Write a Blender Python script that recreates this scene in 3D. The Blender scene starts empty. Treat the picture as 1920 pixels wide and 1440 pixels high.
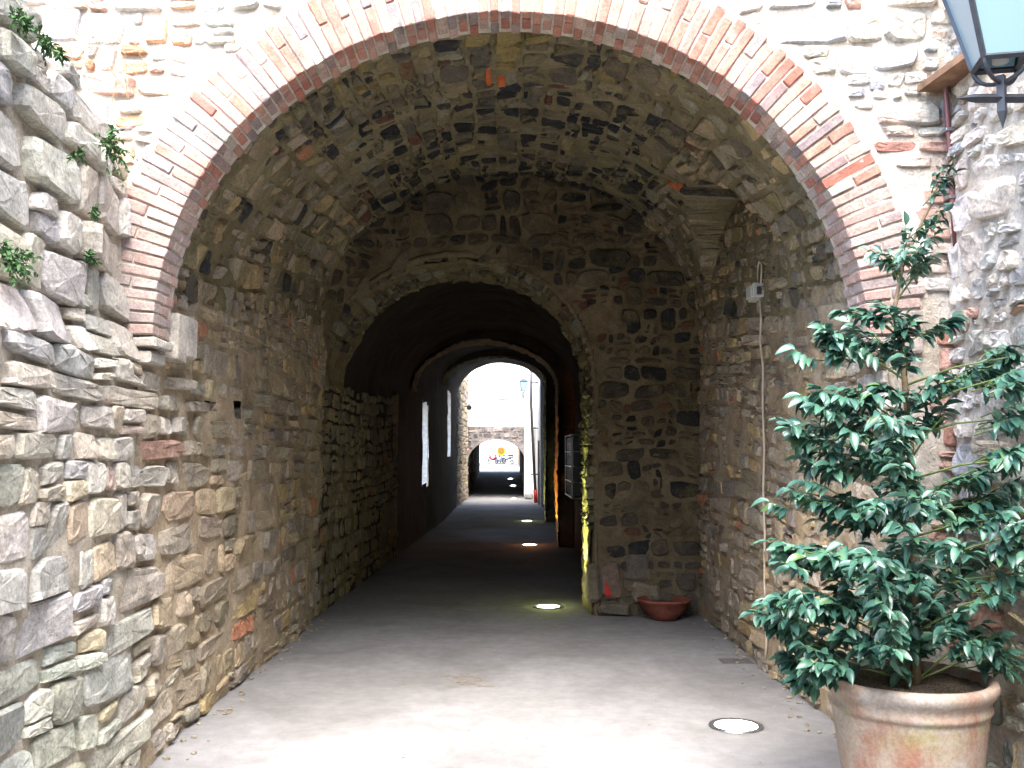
import bpy, math, random
import numpy as np
from mathutils import Vector, Matrix

sc = bpy.context.scene
C = sc.collection
R = math.radians

# ------------------------------------------------------------------ camera
F_PX, W_PX, H_PX = 1850.0, 1920.0, 1440.0
PITCH, YAW = R(4.02), 0.0054
EYE = np.array([0.0, 0.0, 1.6])
cam_d = bpy.data.cameras.new('camera')
cam_d.sensor_width = 36.0
cam_d.lens = F_PX / W_PX * 36.0
cam_d.clip_start = 0.05
cam_d.clip_end = 2000.0
cam = bpy.data.objects.new('camera', cam_d)
cam.location = EYE
cam.rotation_euler = (math.pi / 2 + PITCH, 0, -YAW)
C.objects.link(cam)
sc.camera = cam

# ------------------------------------------------------------------ sky, sun, exposure
SUN_EL, SUN_AZ = R(58), R(0)        # azimuth: how far left of straight behind the camera
world = bpy.data.worlds.new('World')
sc.world = world
world.use_nodes = True
wn = world.node_tree
bg = wn.nodes['Background']
sky = wn.nodes.new('ShaderNodeTexSky')
sky.sky_type = 'NISHITA'
sky.sun_disc = False
sky.sun_elevation = SUN_EL
sky.sun_rotation = math.pi + SUN_AZ
sky.air_density = 1.0
sky.dust_density = 2.5
sky.ozone_density = 1.0
wn.links.new(sky.outputs['Color'], bg.inputs['Color'])
bg.inputs['Strength'].default_value = 0.15
sun_d = bpy.data.lights.new('sun', 'SUN')
sun_d.energy = 1.35
sun_d.angle = R(50)
sun_d.color = (1.0, 0.96, 0.9)
sun = bpy.data.objects.new('sun', sun_d)
sdir = Vector((-math.sin(SUN_AZ) * math.cos(SUN_EL), -math.cos(SUN_AZ) * math.cos(SUN_EL), math.sin(SUN_EL)))
sun.rotation_euler = sdir.to_track_quat('Z', 'Y').to_euler()
sun.location = (-3, -6, 12)
C.objects.link(sun)
vs = sc.view_settings
sc.display_settings.display_device = 'sRGB'
vs.view_transform = 'Standard'
vs.look = 'None'
vs.gamma = 1.0
vs.exposure = 3.25
vs.use_curve_mapping = False
sc.cycles.max_bounces = 10
sc.cycles.diffuse_bounces = 6

# ------------------------------------------------------------------ numeric helpers
def _hash(ix, iy, iz, seed):
    h = (ix.astype(np.int64) * 374761393 + iy.astype(np.int64) * 668265263 + iz.astype(np.int64) * 2147483647 + seed * 974711) & 0xffffffff
    h = ((h ^ (h >> 13)) * 1274126177) & 0xffffffff
    h = ((h ^ (h >> 16)) * 2246822519) & 0xffffffff
    return ((h ^ (h >> 15)) & 0xffff) / 32767.5 - 1.0

def vnoise(P, scale=1.0, seed=0):
    P = np.atleast_2d(np.asarray(P, float)) * scale
    i = np.floor(P)
    f = P - i
    f = f * f * (3 - 2 * f)
    i = i.astype(np.int64)
    out = 0
    for dx in (0, 1):
        wx = f[:, 0] if dx else 1 - f[:, 0]
        for dy in (0, 1):
            wy = f[:, 1] if dy else 1 - f[:, 1]
            for dz in (0, 1):
                wz = f[:, 2] if dz else 1 - f[:, 2]
                out = out + wx * wy * wz * _hash(i[:, 0] + dx, i[:, 1] + dy, i[:, 2] + dz, seed)
    return out

def fbm(P, scale=1.0, octv=4, seed=0, gain=0.55):
    s, a, t = 0.0, 1.0, 0.0
    for k in range(octv):
        s = s + a * vnoise(P, scale * 2 ** k, seed + k * 17)
        t += a
        a *= gain
    return s / t

def smooth(x, a, b):
    t = np.clip((np.asarray(x, float) - a) / (b - a), 0, 1)
    return t * t * (3 - 2 * t)

cp, sp = math.cos(PITCH), math.sin(PITCH)
def project(P):
    """world points -> photo pixels and distance (used to rank pieces by size in view)"""
    P = np.atleast_2d(P) - EYE
    x = P[:, 0] * math.cos(YAW) - P[:, 1] * math.sin(YAW)
    y = P[:, 0] * math.sin(YAW) + P[:, 1] * math.cos(YAW)
    d = y * cp + P[:, 2] * sp
    u = -y * sp + P[:, 2] * cp
    d2 = np.where(np.abs(d) < 1e-4, 1e-4, d)
    return 960 + F_PX * x / d2, 720 - F_PX * u / d2, d

def ray(px, py):
    x, u = (px - 960) / F_PX, (720 - py) / F_PX
    y = cp - u * sp
    z = sp + u * cp
    return np.array([x * math.cos(YAW) + y * math.sin(YAW), -x * math.sin(YAW) + y * math.cos(YAW), z])

def at_y(px, py, Y):
    r = ray(px, py)
    return EYE + r * (Y / r[1])

def at_ground(px, py, gz=0.0):
    r = ray(px, py)
    return EYE + r * ((gz - EYE[2]) / r[2])

# ------------------------------------------------------------------ object helpers
def tag(o, label=None, cat=None, group=None, kind=None):
    if label: o['label'] = label
    if cat: o['category'] = cat
    if group: o['group'] = group
    if kind: o['kind'] = kind
    return o

def empty(name, loc, label, cat, group=None):
    o = bpy.data.objects.new(name, None)
    o.empty_display_size = 0.2
    o.location = loc
    C.objects.link(o)
    return tag(o, label, cat, group)

class MB:
    def __init__(self):
        self.v, self.f, self.c, self.n = [], [], [], 0
    def add(self, verts, faces, col=(0.5, 0.5, 0.5)):
        verts = np.asarray(verts, float)
        self.v.append(verts)
        col = np.asarray(col, float)
        if col.ndim == 1:
            col = np.tile(col, (len(verts), 1))
        self.c.append(col)
        n = self.n
        self.f.extend([tuple(i + n for i in f) for f in faces])
        self.n += len(verts)
    def build(self, name, mat, parent=None, origin=None, smooth_faces=False, kind=None):
        V = np.concatenate(self.v)
        ploc = np.array(parent_world(parent)) if parent is not None else np.zeros(3)
        org = np.array(origin if origin is not None else (ploc if parent is not None else V.mean(0)), float)
        me = bpy.data.meshes.new(name)
        me.from_pydata((V - org).tolist(), [], self.f)
        ca = me.attributes.new('Col', 'FLOAT_COLOR', 'POINT')
        cc = np.ones((len(V), 4), np.float32)
        cc[:, :3] = np.concatenate(self.c)
        ca.data.foreach_set('color', cc.ravel())
        if smooth_faces:
            me.polygons.foreach_set('use_smooth', np.ones(len(me.polygons), bool))
        me.materials.append(mat)
        o = bpy.data.objects.new(name, me)
        C.objects.link(o)
        o.location = org - ploc
        if parent is not None:
            o.parent = parent
        if kind: o['kind'] = kind
        return o

def parent_world(p):
    w = np.zeros(3)
    while p is not None:
        w = w + np.array(p.location)
        p = p.parent
    return w

# bevelled box through a mapping of the cube [-1,1]^3
_axes = [(1, 2), (2, 0), (0, 1)]
def _cube():
    ids, F = {}, []
    n = 0
    for a in range(3):
        for s in (-1, 1):
            for p in (-1, 1):
                for q in (-1, 1):
                    c = [0, 0, 0]
                    c[a] = s; c[_axes[a][0]] = p; c[_axes[a][1]] = q
                    ids[(a, tuple(c))] = n
                    n += 1
    for a in range(3):
        b, c = _axes[a]
        for s in (-1, 1):
            def k(p, q):
                v = [0, 0, 0]; v[a] = s; v[b] = p; v[c] = q
                return ids[(a, tuple(v))]
            q4 = [k(-1, -1), k(1, -1), k(1, 1), k(-1, 1)]
            F.append(tuple(q4 if s > 0 else q4[::-1]))
    for a in range(3):      # edges along axis a between faces b and c
        b, c = _axes[a]
        for sb in (-1, 1):
            for sc_ in (-1, 1):
                def v(t):
                    w = [0, 0, 0]; w[a] = t; w[b] = sb; w[c] = sc_
                    return tuple(w)
                q4 = [ids[(b, v(-1))], ids[(b, v(1))], ids[(c, v(1))], ids[(c, v(-1))]]
                F.append(tuple(q4 if sb * sc_ > 0 else q4[::-1]))
    for x in (-1, 1):
        for y in (-1, 1):
            for z in (-1, 1):
                t = (x, y, z)
                f = [ids[(0, t)], ids[(1, t)], ids[(2, t)]]
                F.append(tuple(f if x * y * z > 0 else f[::-1]))
    keys = [None] * n
    for k_, i in ids.items():
        keys[i] = k_
    return keys, F
CK, CF = _cube()
def cbox_pts(e):
    out = []
    for a, c in CK:
        p = list(map(float, c))
        for j in range(3):
            if j != a:
                p[j] *= 1 - e[j]
        out.append(p)
    return np.array(out)
def cbox(mb, lo, hi, bev=0.004, col=(0.5, 0.5, 0.5), jit=0.0, rot=None, rng=None):
    lo, hi = np.array(lo, float), np.array(hi, float)
    h = (hi - lo) / 2
    e = [min(0.45, bev / max(x, 1e-5)) for x in h]
    p = cbox_pts(e) * h
    if jit and rng is not None:
        p = p + rng.normal(0, jit, p.shape)
    if rot is not None:
        p = p @ np.array(rot).T
    mb.add(p + (lo + hi) / 2, CF, col)

def tube(mb, pts, rad, n=8, col=(0.5, 0.5, 0.5), caps=True):
    pts = np.asarray(pts, float)
    rad = np.broadcast_to(np.asarray(rad, float), (len(pts),))
    T = np.gradient(pts, axis=0)
    T /= np.maximum(np.linalg.norm(T, axis=1, keepdims=True), 1e-9)
    ref = np.array([0.0, 0.0, 1.0]) if abs(T[0][2]) < 0.9 else np.array([1.0, 0.0, 0.0])
    V = []
    X = np.cross(T[0], ref)
    for i in range(len(pts)):
        X = X - T[i] * X.dot(T[i])
        X /= max(np.linalg.norm(X), 1e-9)
        Y = np.cross(T[i], X)
        a = np.arange(n) * 2 * math.pi / n
        V.append(pts[i] + rad[i] * (np.outer(np.cos(a), X) + np.outer(np.sin(a), Y)))
    V = np.concatenate(V)
    Fs = []
    for i in range(len(pts) - 1):
        for j in range(n):
            k = (j + 1) % n
            Fs.append((i * n + j, i * n + k, (i + 1) * n + k, (i + 1) * n + j))
    if caps:
        Fs.append(tuple(range(n))[::-1])
        Fs.append(tuple(range((len(pts) - 1) * n, len(pts) * n)))
    mb.add(V, Fs, col)

def lathe(mb, prof, centre, n=48, col=(0.5, 0.5, 0.5), wob=0.0, seed=3):
    V = []
    a = np.arange(n) * 2 * math.pi / n
    for r, z in prof:
        V.append(np.stack([r * np.cos(a), r * np.sin(a), np.full(n, z)], 1))
    V = np.concatenate(V)
    if wob:
        V = V + fbm(V, 6, 3, seed)[:, None] * wob * np.stack([V[:, 0], V[:, 1], 0 * V[:, 0] + .3], 1)
    Fs = []
    for i in range(len(prof) - 1):
        for j in range(n):
            k = (j + 1) % n
            Fs.append((i * n + j, i * n + k, (i + 1) * n + k, (i + 1) * n + j))
    mb.add(V + np.array(centre), Fs, col)

# ------------------------------------------------------------------ materials
class NT:
    def __init__(self, name):
        self.m = bpy.data.materials.new(name)
        self.m.use_nodes = True
        self.t = self.m.node_tree
        self.b = self.t.nodes['Principled BSDF']
    def n(self, typ, **kw):
        x = self.t.nodes.new(typ)
        for k, v in kw.items():
            if k.startswith('i_'):
                x.inputs[k[2:].replace('_', ' ')].default_value = v
            else:
                setattr(x, k, v)
        return x
    def l(self, a, b):
        self.t.links.new(a, b)
    def pos(self):
        return self.n('ShaderNodeNewGeometry').outputs['Position']
    def noise(self, scale, detail=6, rough=0.6, vec=None, dist=0.0):
        x = self.n('ShaderNodeTexNoise')
        x.inputs['Scale'].default_value = scale
        x.inputs['Detail'].default_value = detail
        x.inputs['Roughness'].default_value = rough
        x.inputs['Distortion'].default_value = dist
        self.l(vec if vec is not None else self.pos(), x.inputs['Vector'])
        return x.outputs['Fac']
    def ramp(self, fac, stops):
        x = self.n('ShaderNodeValToRGB')
        cr = x.color_ramp
        while len(cr.elements) < len(stops):
            cr.elements.new(0.5)
        for e, (p, c) in zip(cr.elements, stops):
            e.position = p
            e.color = (*c, 1) if len(c) == 3 else c
        self.l(fac, x.inputs['Fac'])
        return x.outputs['Color']
    def mix(self, a, b, fac, mode='MIX'):
        x = self.n('ShaderNodeMix', data_type='RGBA', blend_type=mode)
        for s, i in ((fac, 0), (a, 6), (b, 7)):
            if isinstance(s, (int, float)):
                x.inputs[i].default_value = s
            elif isinstance(s, tuple):
                x.inputs[i].default_value = (*s, 1)
            else:
                self.l(s, x.inputs[i])
        return x.outputs[2]
    def math(self, op, a, b):
        x = self.n('ShaderNodeMath', operation=op)
        for s, i in ((a, 0), (b, 1)):
            if isinstance(s, (int, float)): x.inputs[i].default_value = s
            else: self.l(s, x.inputs[i])
        return x.outputs[0]
    def bump(self, h, strength, dist, prev=None):
        x = self.n('ShaderNodeBump')
        x.inputs['Strength'].default_value = strength
        x.inputs['Distance'].default_value = dist
        self.l(h, x.inputs['Height'])
        if prev is not None: self.l(prev, x.inputs['Normal'])
        return x.outputs['Normal']

def g(v): return (v, v, v)

def attr_stone(name, blotch=((0.30, g(.62)), (0.5, g(1.0)), (0.72, g(1.3))), stain=(0.36, 0.29, 0.17), stain_amt=0.35, bump1=0.75, bump2=0.7, rough=0.88, scale=1.0):
    t = NT(name)
    at = t.n('ShaderNodeAttribute', attribute_name='Col').outputs['Color']
    b1 = t.ramp(t.noise(7 * scale, 8, 0.65, dist=0.4), blotch)
    col = t.mix(at, b1, 1.0, 'MULTIPLY')
    st = t.ramp(t.noise(3.3 * scale, 7, 0.7), [(0.52, g(0)), (0.68, g(stain_amt))])
    col = t.mix(col, stain, st)
    sp_ = t.ramp(t.noise(55 * scale, 5, 0.7), [(0.3, g(.55)), (0.5, g(1.0)), (0.7, g(1.32))])
    col = t.mix(col, sp_, 0.9, 'MULTIPLY')
    li = t.ramp(t.noise(13 * scale, 9, 0.75), [(0.57, g(0)), (0.66, g(0.45))])
    col = t.mix(col, (0.62, 0.60, 0.55) if name == 'rubble_limestone' else (0.20, 0.18, 0.14), li, 'MIX') if name != 'old_brick' else col
    t.l(col, t.b.inputs['Base Color'])
    t.b.inputs['Roughness'].default_value = rough
    t.b.inputs['Specular IOR Level'].default_value = 0.3
    nrm = t.bump(t.noise(20 * scale, 12, 0.74, dist=0.6), bump1, 0.03)
    nrm = t.bump(t.noise(90 * scale, 5, 0.7), bump2, 0.006, nrm)
    t.l(nrm, t.b.inputs['Normal'])
    return t.m

M = {}
M['stone'] = attr_stone('rubble_limestone')
M['vault_stone'] = attr_stone('vault_stone', stain=(0.30, 0.24, 0.11), stain_amt=0.5)
M['brick'] = attr_stone('old_brick', blotch=((0.3, g(.72)), (0.5, g(1.0)), (0.75, g(1.22))), stain=(0.5, 0.42, 0.35), stain_amt=0.5, bump1=0.5, bump2=0.6, scale=1.4)

def mortar_mat(name, a, b, c, scale=1.0, bump=0.9):
    t = NT(name)
    n1 = t.noise(2.2 * scale, 8, 0.65, dist=0.5)
    col = t.ramp(n1, [(0.33, a), (0.5, b), (0.68, c)])
    sp_ = t.ramp(t.noise(70, 6, 0.75), [(0.3, g(.55)), (0.5, g(1.0)), (0.7, g(1.25))])
    col = t.mix(col, sp_, 0.8, 'MULTIPLY')
    m2 = t.ramp(t.noise(11, 7, 0.7), [(0.35, g(.75)), (0.6, g(1.1))])
    col = t.mix(col, m2, 0.8, 'MULTIPLY')
    t.l(col, t.b.inputs['Base Color'])
    t.b.inputs['Roughness'].default_value = 0.95
    t.b.inputs['Specular IOR Level'].default_value = 0.2
    nrm = t.bump(t.noise(22, 10, 0.72, dist=0.5), bump, 0.03)
    nrm = t.bump(t.noise(120, 4, 0.7), 0.5, 0.004, nrm)
    t.l(nrm, t.b.inputs['Normal'])
    return t.m
M['mortar_out'] = mortar_mat('lime_mortar', (0.46, 0.39, 0.31), (0.60, 0.54, 0.46), (0.70, 0.66, 0.60))
M['mortar_wall'] = mortar_mat('earthy_mortar', (0.30, 0.23, 0.155), (0.43, 0.34, 0.235), (0.50, 0.42, 0.31))
M['mortar_left'] = mortar_mat('pale_earthy_mortar', (0.38, 0.32, 0.24), (0.50, 0.44, 0.35), (0.60, 0.54, 0.46))
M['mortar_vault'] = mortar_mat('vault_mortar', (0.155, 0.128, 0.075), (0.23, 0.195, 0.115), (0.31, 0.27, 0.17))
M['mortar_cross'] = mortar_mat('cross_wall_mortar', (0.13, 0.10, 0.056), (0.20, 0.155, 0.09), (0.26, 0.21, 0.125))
M['dark_plaster'] = mortar_mat('shade_dark_plaster', (0.022, 0.016, 0.014), (0.038, 0.028, 0.023), (0.06, 0.046, 0.038))  # plaster colour darkened to stand in for the deep shade of the passage
M['band_mortar'] = mortar_mat('grey_band_mortar', (0.15, 0.135, 0.13), (0.21, 0.19, 0.185), (0.27, 0.25, 0.24))
M['mortar_dark'] = mortar_mat('shade_dark_mortar', (0.055, 0.042, 0.028), (0.085, 0.066, 0.044), (0.12, 0.095, 0.065))  # mortar darkened to follow the shade on the inner wall; not used below
M['jamb_plaster'] = mortar_mat('rough_jamb_render', (0.12, 0.10, 0.065), (0.18, 0.15, 0.10), (0.25, 0.22, 0.16))
M['white_plaster'] = mortar_mat('white_plaster', (0.70, 0.68, 0.64), (0.78, 0.77, 0.74), (0.82, 0.81, 0.79), bump=0.25)

def simple(name, col, rough=0.6, metal=0.0, spec=0.5, var=0.25, scale=12, bump=0.15, coat=0.0):
    t = NT(name)
    v = t.ramp(t.noise(scale, 6, 0.65), [(0.3, g(1 - var)), (0.7, g(1 + var))])
    t.l(t.mix(col, v, 1.0, 'MULTIPLY'), t.b.inputs['Base Color'])
    t.b.inputs['Roughness'].default_value = rough
    t.b.inputs['Metallic'].default_value = metal
    t.b.inputs['Specular IOR Level'].default_value = spec
    t.b.inputs['Coat Weight'].default_value = coat
    t.l(t.bump(t.noise(scale * 4, 5, 0.6), bump, 0.004), t.b.inputs['Normal'])
    return t.m
M['iron'] = simple('painted_iron', (0.045, 0.05, 0.06), 0.42, 0.2, 0.5, 0.3, 20)
M['pipe'] = simple('red_brown_pipe', (0.14, 0.045, 0.045), 0.35, 0.0, 0.5, 0.25, 9)
M['slab'] = simple('stained_slab', (0.22, 0.13, 0.08), 0.85, 0, 0.3, 0.45, 9, 0.5)
M['cable'] = simple('beige_cable', (0.50, 0.43, 0.34), 0.5, 0, 0.4, 0.1)
M['plastic'] = simple('pale_grey_plastic', (0.50, 0.50, 0.47), 0.4, 0, 0.5, 0.1)
M['plastic_dark'] = simple('dark_plastic', (0.05, 0.05, 0.055), 0.35, 0, 0.5, 0.2)
M['steel'] = simple('steel', (0.33, 0.34, 0.36), 0.32, 0.9, 0.5, 0.25, 15)
M['bark'] = simple('holly_bark', (0.22, 0.16, 0.10), 0.8, 0, 0.3, 0.35, 30, 0.5)
M['twig'] = simple('green_twig', (0.12, 0.17, 0.05), 0.6, 0, 0.4, 0.3, 30)
M['dry'] = simple('dry_vine', (0.20, 0.15, 0.09), 0.9, 0, 0.2, 0.3, 30)
M['weed'] = simple('weed_green', (0.06, 0.13, 0.045), 0.6, 0, 0.3, 0.45, 25)
M['red_paint'] = simple('red_paint', (0.45, 0.02, 0.015), 0.5, 0, 0.4, 0.15)
M['wood'] = simple('dark_wood', (0.05, 0.03, 0.02), 0.6, 0, 0.4, 0.4, 8)
M['tyre'] = simple('tyre_rubber', (0.02, 0.02, 0.02), 0.8)
M['asphalt'] = simple('street_asphalt', (0.32, 0.32, 0.34), 0.9, 0, 0.3, 0.15, 5)
M['drain'] = simple('drain_iron', (0.13, 0.12, 0.115), 0.7, 0.2)
M['bowl'] = simple('red_clay_bowl', (0.24, 0.075, 0.05), 0.8, 0, 0.3, 0.35, 10, 0.3)
M['orange'] = simple('orange_sign_paint', (0.75, 0.12, 0.01), 0.5, 0, 0.4, 0.05)
M['yellow'] = simple('yellow_sign_paint', (0.8, 0.42, 0.02), 0.5, 0, 0.4, 0.05)
M['paint_red'] = simple('red_paintwork', (0.3, 0.015, 0.02), 0.3, 0, 0.5, 0.05)
M['paint_blue'] = simple('pale_blue_paintwork', (0.35, 0.48, 0.65), 0.3, 0, 0.5, 0.05)
M['paint_grey'] = simple('grey_paintwork', (0.2, 0.2, 0.22), 0.3, 0, 0.5, 0.05)

def leaf_mat(name, a, b):
    t = NT(name)
    oi = t.n('ShaderNodeObjectInfo').outputs['Random']
    at = t.n('ShaderNodeAttribute', attribute_name='Col').outputs['Fac']
    v = t.math('FRACT', t.math('ADD', oi, at), 0.0)
    col = t.ramp(v, [(0.0, a), (0.55, tuple((x + y) / 2 for x, y in zip(a, b))), (0.93, b), (1.0, (0.07, 0.14, 0.035))])
    n = t.ramp(t.noise(40, 4, 0.6), [(0.3, g(.8)), (0.7, g(1.2))])
    t.l(t.mix(col, n, 1.0, 'MULTIPLY'), t.b.inputs['Base Color'])
    t.b.inputs['Roughness'].default_value = 0.38
    t.b.inputs['Specular IOR Level'].default_value = 0.55
    t.b.inputs['Coat Weight'].default_value = 0.25
    t.b.inputs['Coat Roughness'].default_value = 0.28
    t.b.inputs['Subsurface Weight'].default_value = 0.0
    t.l(t.bump(t.noise(60, 3, 0.5), 0.25, 0.004), t.b.inputs['Normal'])
    return t.m
M['leaf'] = leaf_mat('glossy_leaf', (0.028, 0.092, 0.072), (0.07, 0.18, 0.115))

def pot_mat():
    t = NT('weathered_terracotta')
    tc = t.n('ShaderNodeTexCoord').outputs['Object']
    n1 = t.noise(3.2, 7, 0.65, tc, 0.6)
    col = t.ramp(n1, [(0.34, (0.30, 0.14, 0.095)), (0.45, (0.32, 0.19, 0.145)), (0.54, (0.35, 0.28, 0.23)), (0.64, (0.44, 0.41, 0.39))])
    mp = t.n('ShaderNodeMapping')
    mp.inputs['Scale'].default_value = (9, 9, 0.9)
    t.l(tc, mp.inputs['Vector'])
    st = t.ramp(t.noise(1.4, 6, 0.6, mp.outputs[0]), [(0.42, g(0)), (0.62, g(0.8))])
    col = t.mix(col, (0.36, 0.31, 0.25), st)
    sep = t.n('ShaderNodeSeparateXYZ')
    t.l(tc, sep.inputs[0])
    mr = t.n('ShaderNodeMapRange')
    for i, v in enumerate((0.33, 0.51, 0.0, 1.0)): mr.inputs[i + 1].default_value = v
    t.l(sep.outputs['Z'], mr.inputs[0])
    mr2 = t.n('ShaderNodeMapRange')
    for i, v in enumerate((0.515, 0.53, 1.0, 0.0)): mr2.inputs[i + 1].default_value = v
    t.l(sep.outputs['Z'], mr2.inputs[0])
    al = t.ramp(t.noise(4.5, 6, 0.65, tc), [(0.5, g(0)), (0.66, g(0.6))])
    al = t.mix(al, mr.outputs[0], 1.0, 'MULTIPLY')
    al = t.mix(al, mr2.outputs[0], 1.0, 'MULTIPLY')
    col = t.mix(col, (0.26, 0.27, 0.07), al)
    sp_ = t.ramp(t.noise(60, 5, 0.7, tc), [(0.3, g(.75)), (0.7, g(1.2))])
    col = t.mix(col, sp_, 1.0, 'MULTIPLY')
    t.l(col, t.b.inputs['Base Color'])
    t.b.inputs['Roughness'].default_value = 0.85
    t.b.inputs['Specular IOR Level'].default_value = 0.25
    nrm = t.bump(t.noise(35, 7, 0.7, tc), 0.45, 0.006)
    t.l(nrm, t.b.inputs['Normal'])
    return t.m
M['pot'] = pot_mat()

def soil_mat():
    t = NT('potting_soil')
    col = t.ramp(t.noise(120, 6, 0.8), [(0.35, (0.02, 0.015, 0.011)), (0.5, (0.10, 0.075, 0.05)), (0.62, (0.28, 0.23, 0.15))])
    t.l(col, t.b.inputs['Base Color'])
    t.b.inputs['Roughness'].default_value = 0.95
    t.l(t.bump(t.noise(90, 6, 0.8), 1.0, 0.02), t.b.inputs['Normal'])
    return t.m
M['soil'] = soil_mat()

def ground_mat():
    t = NT('worn_concrete_paving')
    n1 = t.noise(1.1, 8, 0.62, dist=0.6)
    col = t.ramp(n1, [(0.32, (0.175, 0.172, 0.172)), (0.5, (0.218, 0.215, 0.218)), (0.7, (0.26, 0.258, 0.264))])
    n2 = t.ramp(t.noise(9, 8, 0.7), [(0.3, g(.84)), (0.65, g(1.08))])
    col = t.mix(col, n2, 1.0, 'MULTIPLY')
    sp_ = t.ramp(t.noise(170, 4, 0.75), [(0.30, g(.55)), (0.46, g(1.0)), (0.72, g(1.2))])
    col = t.mix(col, sp_, 0.9, 'MULTIPLY')
    dk = t.ramp(t.noise(24, 3, 0.5), [(0.70, g(0)), (0.76, g(0.55))])
    col = t.mix(col, (0.17, 0.14, 0.12), dk)
    t.l(col, t.b.inputs['Base Color'])
    w = t.n('ShaderNodeTexVoronoi', feature='DISTANCE_TO_EDGE')
    w.inputs['Scale'].default_value = 0.33
    wv = t.n('ShaderNodeVectorMath', operation='ADD')
    nz = t.n('ShaderNodeTexNoise'); nz.inputs['Scale'].default_value = 2.5; nz.inputs['Detail'].default_value = 8
    t.l(t.pos(), nz.inputs['Vector']); t.l(t.pos(), wv.inputs[0]); t.l(nz.outputs['Color'], wv.inputs[1])
    t.l(wv.outputs[0], w.inputs['Vector'])
    ck = t.ramp(w.outputs['Distance'], [(0.0, g(.45)), (0.004, g(0))])
    col = t.mix(col, (0.12, 0.11, 0.10), ck)
    st = t.ramp(t.noise(0.7, 9, 0.7, dist=1.2), [(0.48, g(0)), (0.62, g(0.35))])
    col = t.mix(col, (0.19, 0.165, 0.14), st)
    t.b.inputs['Roughness'].default_value = 0.95
    t.b.inputs['Specular IOR Level'].default_value = 0.08
    nrm = t.bump(t.noise(6, 8, 0.6), 0.25, 0.03)
    nrm = t.bump(t.noise(130, 5, 0.75), 0.4, 0.004, nrm)
    t.l(nrm, t.b.inputs['Normal'])
    return t.m
M['ground'] = ground_mat()

def glass_mat():
    t = NT('frosted_lantern_glass')
    t.b.inputs['Base Color'].default_value = (0.36, 0.54, 0.60, 1)
    t.b.inputs['Roughness'].default_value = 0.25
    t.b.inputs['Transmission Weight'].default_value = 0.35
    t.b.inputs['IOR'].default_value = 1.45
    t.b.inputs['Subsurface Weight'].default_value = 0.0
    return t.m
M['glass'] = glass_mat()
def pane_mat():
    t = NT('window_glass')
    t.b.inputs['Base Color'].default_value = (0.35, 0.42, 0.48, 1)
    t.b.inputs['Roughness'].default_value = 0.12
    return t.m
M['pane'] = pane_mat()
def emit(name, col, s):
    t = NT(name)
    t.b.inputs['Base Color'].default_value = (0.8, 0.8, 0.8, 1)
    t.b.inputs['Emission Color'].default_value = (*col, 1)
    t.b.inputs['Emission Strength'].default_value = s
    return t.m

# ------------------------------------------------------------------ palettes
def pick(rng, pal):
    w = np.array([p[0] for p in pal], float)
    c = np.array(pal[rng.choice(len(pal), p=w / w.sum())][1], float)
    return np.clip(c * rng.uniform(0.82, 1.16) * (1 + rng.normal(0, 0.018, 3)), 0.01, 0.8)
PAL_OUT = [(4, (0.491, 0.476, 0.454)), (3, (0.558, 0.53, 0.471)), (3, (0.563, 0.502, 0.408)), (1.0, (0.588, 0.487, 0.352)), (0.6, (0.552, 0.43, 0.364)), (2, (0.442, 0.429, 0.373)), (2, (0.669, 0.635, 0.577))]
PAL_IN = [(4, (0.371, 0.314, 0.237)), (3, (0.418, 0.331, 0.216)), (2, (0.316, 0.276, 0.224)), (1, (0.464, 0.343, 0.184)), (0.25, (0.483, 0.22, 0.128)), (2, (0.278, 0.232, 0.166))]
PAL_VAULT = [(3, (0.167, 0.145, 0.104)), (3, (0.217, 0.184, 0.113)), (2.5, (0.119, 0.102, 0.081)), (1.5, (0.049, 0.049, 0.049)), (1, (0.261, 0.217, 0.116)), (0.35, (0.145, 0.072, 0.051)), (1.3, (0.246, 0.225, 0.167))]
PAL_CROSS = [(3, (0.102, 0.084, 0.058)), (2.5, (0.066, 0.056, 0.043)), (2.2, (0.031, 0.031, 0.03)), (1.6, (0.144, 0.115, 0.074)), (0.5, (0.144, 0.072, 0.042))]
PAL_FAC = [(2, (0.594, 0.572, 0.528)), (2, (0.66, 0.594, 0.506)), (1.3, (0.462, 0.473, 0.495)), (1.0, (0.583, 0.462, 0.352)), (0.6, (0.55, 0.33, 0.264)), (2.4, (0.68, 0.649, 0.605))]
PAL_BRICK = [(3, (0.41, 0.191, 0.142)), (3, (0.427, 0.241, 0.192)), (1.6, (0.318, 0.228, 0.213)), (1.8, (0.452, 0.324, 0.275)), (1.5, (0.369, 0.15, 0.11)), (0.9, (0.468, 0.386, 0.341)), (0.8, (0.253, 0.204, 0.204))]

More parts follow.
